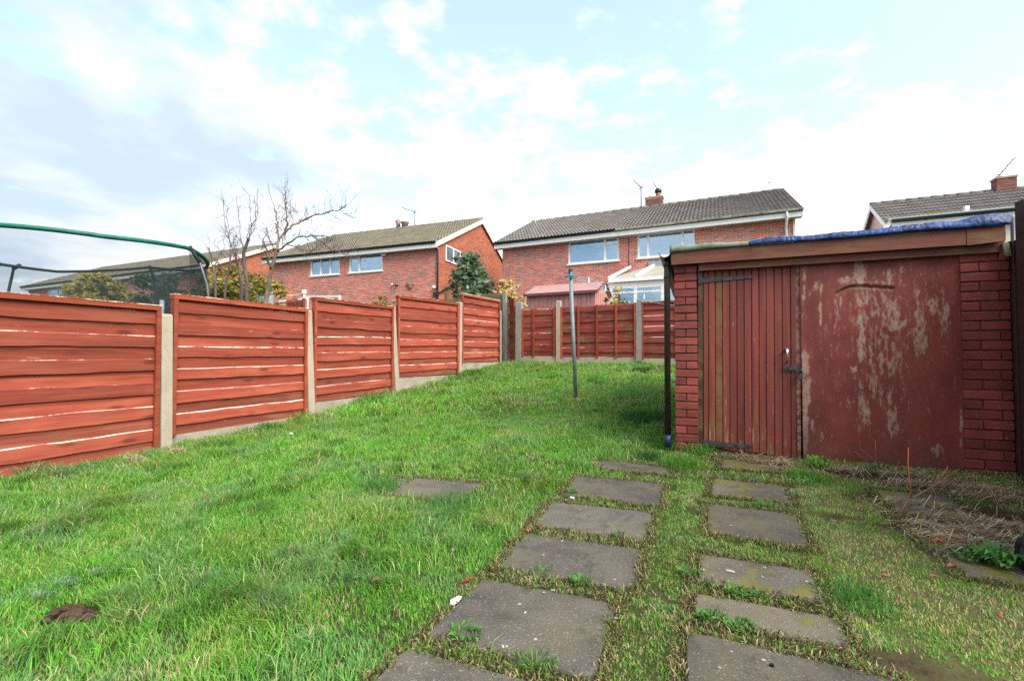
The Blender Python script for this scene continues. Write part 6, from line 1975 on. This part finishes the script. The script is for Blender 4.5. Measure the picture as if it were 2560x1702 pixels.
straw([(2450, 1232, .42, .07, 1200), (2350, 1222, .35, .05, 420), (2520, 1325, .40, .07, 900), (2420, 1338, .30, .05, 450), (2230, 1190, .5, .05, 330), (2150, 1182, .4, .05, 200), (2450, 1365, .30, .05, 420),
       (2520, 1255, .3, .05, 350), (2300, 1265, .3, .05, 160), (1860, 1146, .30, .025, 260), (1930, 1162, .2, .03, 160), (1990, 1180, .2, .04, 90), (2520, 1400, .2, .05, 200)],
      81, 'pale tangled dead grass lying on dark soil in front of the shed')
straw([(440, 1135, .10, .08, 420), (340, 1155, .16, .06, 420)], 82, 'two pale heaps of dead grass at the foot of the nearest post')
straw([(795, 1040, .16, .12, 420), (700, 1062, .3, .07, 150), (1010, 975, .2, .12, 180)], 83, 'dead grass wisps along the foot of the left fence')
straw([(1440, 1003, .06, .06, 120), (1340, 905, .25, .08, 150), (1480, 925, .2, .06, 60)], 84, 'dead grass tuft round the washing line pole foot and back fence')

# weeds: broad leaves in rosettes
def weed(px, py, rad, h, n, label, pal=((.07, .17, .03), (.10, .22, .04), (.05, .13, .03)), seed=0, lw=.35, group='broad-leaved weeds', name='weed'):
    rad *= .72; h *= .7; n = int(n * 2.4); tiny = lw > .5
    if tiny: n *= 2
    p = gp(px, py); r = random.Random(seed)
    F = Frame((p.x, p.y, p.z + .010), 0)
    vs, fs, cs = [], [], []
    for i in range(n):
        a = r.uniform(0, 6.28); L = rad * (r.uniform(.12, .28) if tiny else r.uniform(.3, .75)); up = h * r.uniform(.3, 1.1); w = L * lw
        q0 = rad * math.sqrt(r.random()) * .95; bx, by = q0 * math.cos(a + 1), q0 * math.sin(a + 1)
        d = Vector((math.cos(a), math.sin(a), 0)); s_ = Vector((-d.y, d.x, 0)); k_ = len(vs)
        B_ = Vector((bx, by * .7, 0))
        for (t, ww, z) in ((0, .15, 0), (.35, .8, .7), (.7, 1.0, 1.0), (1.0, .1, .72)):
            c_ = B_ + d * L * t + Vector((0, 0, up * z))
            vs += [tuple(c_ - s_ * w * ww / 2 + Vector((0, 0, .1 * w * ww))), tuple(c_), tuple(c_ + s_ * w * ww / 2 + Vector((0, 0, .1 * w * ww)))]
        for j in range(3):
            fs += [(k_ + 3 * j, k_ + 3 * j + 1, k_ + 3 * j + 4, k_ + 3 * j + 3), (k_ + 3 * j + 1, k_ + 3 * j + 2, k_ + 3 * j + 5, k_ + 3 * j + 4)]
        cc = Vector(r.choice(pal)) * r.uniform(.9, 1.6); cs += [tuple(cc)] * 12
    o = link(name, np_mesh(name, vs, fs, mats=[M['leaf']], colors=np.array(cs), smooth=True), loc=F.o)
    return put_props(o, label, 'weed', group)
weed(2045, 1172, .10, .13, 34, 'bright leafy weed under the left edge of the big shed panel', ((.10, .26, .03), (.13, .32, .04)), 1)
weed(2170, 1180, .08, .07, 18, 'low green weed under the middle of the big shed panel', seed=2)
weed(2500, 1412, .14, .10, 46, 'large spreading green weed at the right edge', ((.06, .17, .03), (.04, .12, .025), (.10, .24, .05)), 3)
weed(2430, 1400, .10, .04, 24, 'flat green weed left of the large spreading one', seed=4)
weed(1845, 1490, .07, .035, 30, 'clover mat lying across the near edge of the white-spotted slab', seed=5, lw=.8)
weed(1900, 1497, .05, .03, 16, 'small clover mat right of the bigger one', seed=6, lw=.8)
weed(1775, 1552, .08, .035, 34, 'clover patch at the left end of the gap above the bottom right slab', seed=7, lw=.8)
weed(1850, 1575, .08, .03, 30, 'clover patch in the middle of the gap above the bottom right slab', seed=8, lw=.8)
weed(1545, 1345, .045, .05, 20, 'small dark weed between the third and fourth left-hand slabs', seed=9)
weed(1455, 1462, .07, .05, 30, 'leafy weed in the joint above the large clean slab', seed=10, lw=.2)
weed(1360, 1435, .05, .05, 16, 'pointed weed left in the joint above the large clean slab', seed=11, lw=.2)
weed(1345, 1675, .08, .06, 26, 'spiky weed at the joint near the bottom edge', seed=12, lw=.16)
weed(1160, 1595, .08, .04, 26, 'flat green weed left of the joint near the bottom edge', seed=13, lw=.3)
weed(1430, 1235, .05, .05, 18, 'weed tuft at the upper left corner of the fourth left-hand slab', seed=14)
weed(2010, 1215, .06, .08, 20, 'pale green weed right of the mossy slab', ((.14, .27, .08), (.12, .24, .06)), 15)
weed(1985, 1240, .07, .04, 16, 'pale spear-leaved weed beside the mossy slab', ((.16, .28, .10),), 16, lw=.22)
weed(1915, 1268, .07, .04, 26, 'weed along the near edge of the mossy slab', seed=17)
weed(1725, 1440, .06, .04, 20, 'weed at the left corner of the middle right-hand slab', seed=18)
weed(170, 1465, .07, .04, 24, 'pale clover patch in the lawn above the bare soil', ((.15, .25, .12), (.12, .22, .10)), 19, lw=.6, group='pale clover patches in the lawn')
weed(250, 1440, .07, .04, 22, 'pale clover patch right of the first in the lawn', ((.15, .25, .12), (.12, .22, .10)), 20, lw=.6, group='pale clover patches in the lawn')
weed(110, 1500, .06, .04, 18, 'pale clover patch nearest the left edge', ((.15, .25, .12), (.12, .22, .10)), 21, lw=.6, group='pale clover patches in the lawn')
# dense dark tufts
def tuft(px, py, rad, n, h, label, seed, col=(.05, .15, .03)):
    p = gp(px, py); r = np.random.default_rng(seed)
    a = r.normal(size=(n, 2)) * rad * .5
    x, y = p.x + a[:, 0], p.y + a[:, 1]
    ins, near = slab_mask(x, y)
    c = np.array(col) * r.uniform(.7, 1.6, (n, 1)) * np.array([1, 1, 1])
    o = blades(n, x, y, h * r.uniform(.5, 1.1, n), .004 * r.uniform(.7, 1.3, n) * max(1, p.y / 3), np.clip(r.uniform(.3, .9, n), 0, .95), c, 'grass_tuft', 'grass', seed=seed)
    return put_props(o, label, 'grass tuft', 'long grass tufts', 'stuff')
tuft(945, 1222, .16, 700, .085, 'dark long grass tuft left of the lone lawn slab', 91, (.09, .24, .05))
tuft(1130, 1262, .22, 900, .075, 'dark long grass tuft hanging over the near edge of the lone slab', 92, (.09, .24, .05))
tuft(1610, 1050, .30, 900, .16, 'deep grass tuft beside the black downpipe', 93)
tuft(1740, 1125, .16, 1500, .14, 'bright long grass under the left shed pillar', 94, (.13, .30, .05))
tuft(1700, 1165, .12, 1100, .11, 'bright long grass between the two slab rows near the shed', 95, (.12, .28, .04))
tuft(1605, 930, .16, 500, .14, 'dark grass clump at the foot of the post behind the pole', 96)
tuft(1180, 935, .3, 700, .13, 'tall grass at the foot of the highest left panel', 97, (.08, .22, .03))
tuft(2010, 1195, .12, 700, .08, 'bright grass clump right of the mossy slab', 98, (.13, .30, .05))
tuft(2150, 1500, .14, 600, .05, 'green clump in the yellow grass right of the lower slabs', 99, (.08, .22, .04))
tuft(1625, 1145, .10, 300, .10, 'dark grass over the far end slab', 100)
# dead branch with orange shoots
F = Frame(gp(2300, 1315), 0)
tw_root = thing('dead_branch', 'dead branch with thin orange shoots lying in front of the big shed panel', 'branch', F)
def gl(px, py, Y_): return at(px, py, Y_) - F.o
Yb = F.o.y
def lift(px, py, dy=0.0): return at(px, py, Yb + dy) - F.o
mb = MB().tube([lift(2310, 1312), lift(2250, 1300), lift(2247, 1285), lift(2265, 1258), lift(2280, 1245), lift(2310, 1228), lift(2350, 1205), lift(2398, 1172)], [.006, .007, .007, .006, .005, .004, .003, .002], 6)
mb.build('main_stem', simple('brown twig', (.20, .10, .05)), tw_root)
mb = MB().tube([lift(2278, 1245), lift(2274, 1200), lift(2270, 1160), lift(2271, 1118)], [.005, .004, .0035, .002], 6)
mb.tube([lift(2350, 1205), lift(2362, 1180), lift(2370, 1165)], .002, 5).tube([lift(2330, 1216), lift(2340, 1240), lift(2330, 1262)], .002, 5)
mb.build('shoot', simple('orange twig', (.50, .14, .05)), tw_root)
for i, (px0, py0, px1, py1) in enumerate(((2190, 1165, 2135, 1128), (2185, 1163, 2188, 1100), (2205, 1175, 2150, 1120), (2235, 1172, 2248, 1152))):
    p0, p1 = at(px0, py0, 3.55), at(px1, py1, 3.5)
    p0.z = gz(p0.x, p0.y)
    put_props(MB().tube([(0, 0, 0), tuple((p1 - p0) * .5 + Vector((.01, 0, .01))), tuple(p1 - p0)], [.002, .0018, .001], 5).build('dry_stalk', simple('dry stalk', (.35, .24, .18)), loc=p0),
              ['dry stalk leaning left in front of the big panel', 'upright dry stalk in front of the big panel', 'longest dry stalk leaning left before the big panel', 'short dry stalk before the big panel'][i], 'stalk', 'dry stalks before the shed')
# fallen leaves
def fleaf(px, py, s_, label, col=(.36, .12, .05), seed=0, up=.012):
    p = gp(px, py); r = random.Random(seed)
    vs = []; n = 8
    a0_ = r.uniform(0, 6)
    for i in range(n):
        a = 2 * math.pi * i / n; q_ = s_ * (.5 + .2 * math.cos(2 * a)) * r.uniform(.8, 1.15)
        vs.append((q_ * math.cos(a), q_ * .65 * math.sin(a), up + .35 * s_ * abs(math.sin(a)) * r.uniform(.4, 1)))
    vs.append((0, 0, up))
    mb = MB().add(vs, [(i, (i + 1) % n, n) for i in range(n)], 0, True)
    o = mb.build('fallen_leaf', simple('dead leaf', col, .7, .2, .4, 20), loc=p, rot=(0, 0, a0_))
    m_ = o.modifiers.new('thick', 'SOLIDIFY'); m_.thickness = .001
    return put_props(o, label, 'leaf', 'fallen leaves')
for i, (px, py, s_, lab, col) in enumerate([(940, 1460, .045, 'pink brown curled leaf in the lawn left of the large slab', (.42, .20, .14)), (1163, 1105, .06, 'orange brown leaf in the middle of the lawn', (.45, .17, .08)),
        (1322, 1330, .05, 'orange leaf at the corner of the third left-hand slab', (.45, .17, .06)), (1352, 1322, .05, 'dark red leaf beside the orange one by the third slab', (.20, .05, .03)),
        (1170, 1462, .055, 'dark red curled leaf at the top corner of the large clean slab', (.28, .07, .035)), (1635, 1150, .04, 'pale tan leaf above the far end slab', (.55, .38, .24)),
        (1272, 1258, .04, 'dark brown leaf in grass right of the lone slab', (.12, .06, .03)), (1135, 1382, .035, 'grey pink leaf in the lawn', (.36, .28, .26)),
        (2345, 1362, .05, 'bright red brown leaf on moss near the right edge', (.50, .12, .05)), (2378, 1425, .04, 'crumpled red brown leaf left of the large weed', (.42, .14, .09)),
        (2215, 1450, .035, 'small orange leaf in the yellow grass', (.40, .15, .08)), (2335, 1450, .03, 'small red leaf in the yellow grass further right', (.42, .12, .07)),
        (2497, 1550, .03, 'small red leaf nearest the bottom right corner', (.42, .10, .06)), (1420, 1246, .035, 'purple brown leaf by the top left of the fourth slab', (.16, .05, .05)),
        (990, 1545, .03, 'small dark leaf in the lawn left of the white scrap', (.12, .05, .03))]):
    fleaf(px, py, s_, lab, col, i + 1, up=.018 if px < 1300 or px > 2000 else .014)
# scraps and pebbles on the slabs
def scrap(px, py, L, w, label, rot=0.0, h=.004, mat='white', name='plastic_scrap', cat='litter', grp='pale scraps on the slabs', seed=0):
    p = gp(px, py); r = random.Random(seed)
    n = 9; vs = []
    for z in (0, h):
        for i in range(n):
            a = 2 * math.pi * i / n; q_ = r.uniform(.7, 1.2)
            vs.append((L / 2 * q_ * math.cos(a), w / 2 * q_ * math.sin(a), z))
    mb = MB().add(vs, [tuple(range(n - 1, -1, -1)), tuple(range(n, 2 * n))] + [(i, (i + 1) % n, n + (i + 1) % n, n + i) for i in range(n)])
    return put_props(mb.build(name, M[mat] if isinstance(mat, str) else mat, loc=(p.x, p.y, p.z + .013), rot=(0, 0, rot)), label, cat, grp)
PEB = simple('pale pebble', (.36, .35, .32), .8, .2, .3, 60)
scrap(1138, 1512, .07, .022, 'crinkled white scrap at the left corner of the large clean slab', .9, .012, seed=1)
scrap(1430, 1250, .035, .012, 'white scrap in the grass above the fourth left-hand slab', -.6, .010, seed=2)
for i, (px, py, L, w, lab) in enumerate([(1382, 1482, .02, .006, 'thin white fleck near the top of the large slab'), (1313, 1539, .02, .004, 'thin white fleck mid slab'), (1257, 1625, .022, .007, 'white fleck at the bottom edge of the large slab'),
        (1358, 1393, .022, .016, 'round white pebble on the third slab'), (1405, 1358, .026, .014, 'pale lichen chip at the top of the third slab'), (1355, 1338, .02, .01, 'grey chip at the upper left of the third slab'),
        (1540, 1553, .018, .014, 'grey pebble at the right edge of the large slab'), (1359, 1488, .015, .012, 'grey chip right of the thin fleck'), (1125, 1635, .014, .01, 'pinkish chip on the bottom left slab'),
        (1100, 1627, .012, .008, 'white chip on the bottom left slab'), (923, 1688, .015, .012, 'white pebble in the bottom left slab corner'), (1511, 1469, .03, .014, 'pale lichen patch where third and second slabs meet'),
        (1826, 1434, .050, .035, 'large white lichen patch on the white-spotted slab'), (1757, 1430, .032, .024, 'round white lichen patch left on the white-spotted slab'), (1905, 1448, .03, .012, 'narrow white lichen streak right on the white-spotted slab'),
        (1738, 1515, .012, .008, 'white chip on the second right-hand slab'), (1806, 1650, .02, .014, 'white droppings mark on the bottom right slab')]):
    scrap(px, py, L * .8, w * .8, lab, i, .0015, PEB if i > 2 else 'white', 'pebble' if i > 2 else 'plastic_scrap', 'pebble' if i > 2 else 'litter', seed=i + 5)
scrap(1930, 1675, .014, .010, 'dark crumb of soil on the bottom right slab', 0, .008, 'dark', 'soil_crumb', 'soil', seed=40)
scrap(1175, 1662, .014, .005, 'dark splinter on the bottom left slab', 1.9, .006, 'dark', 'wood_splinter', 'litter', seed=41)
scrap(727, 1088, .05, .03, 'white scrap in the lawn near the second concrete post', 0, .02, seed=42, grp='pale scraps in the lawn')
# black wheel cut by the right edge
p = gp(2575, 1432)
FWh = Frame((p.x, p.y, p.z + .08), R(60))
wh = thing('wheel', 'black rubber wheel cut off by the right edge of the picture', 'wheel', FWh)
mb = MB(); mb.tube([(.055 * math.cos(t) , 0, .055 * math.sin(t)) for t in [2 * math.pi * i / 24 for i in range(25)]], .030, 10, cap=False)
mb.build('tyre', M['black_foam'], wh)
MB().tube([(0, -.02, 0), (0, .02, 0)], .035, 14).build('hub', M['steel_dark'], wh)
# bare soil mound with crumbs in the lawn
p = gp(172, 1545)
r = random.Random(4); mb = MB()
for i in range(70):
    a = r.uniform(0, 6.28); q_ = math.sqrt(r.random()); x, y = xy22(q_ * .10 * math.cos(a), q_ * .06 * math.sin(a)); s_ = r.uniform(.006, .015)
    bl_ = blobmesh((x, y, .008 + .024 * (1 - q_) + s_ * .3), s_, 5, (r.uniform(.7, 1.3), 1, r.uniform(.5, .9))); mb.add(bl_.v, bl_.f)
put_props(mb.build('soil_mound', simple('crumbly brown soil', (.085, .05, .038), .95, .1, .4, 40), loc=p), 'small patch of bare crumbly brown soil in the lawn at lower left', 'soil', None, 'stuff')
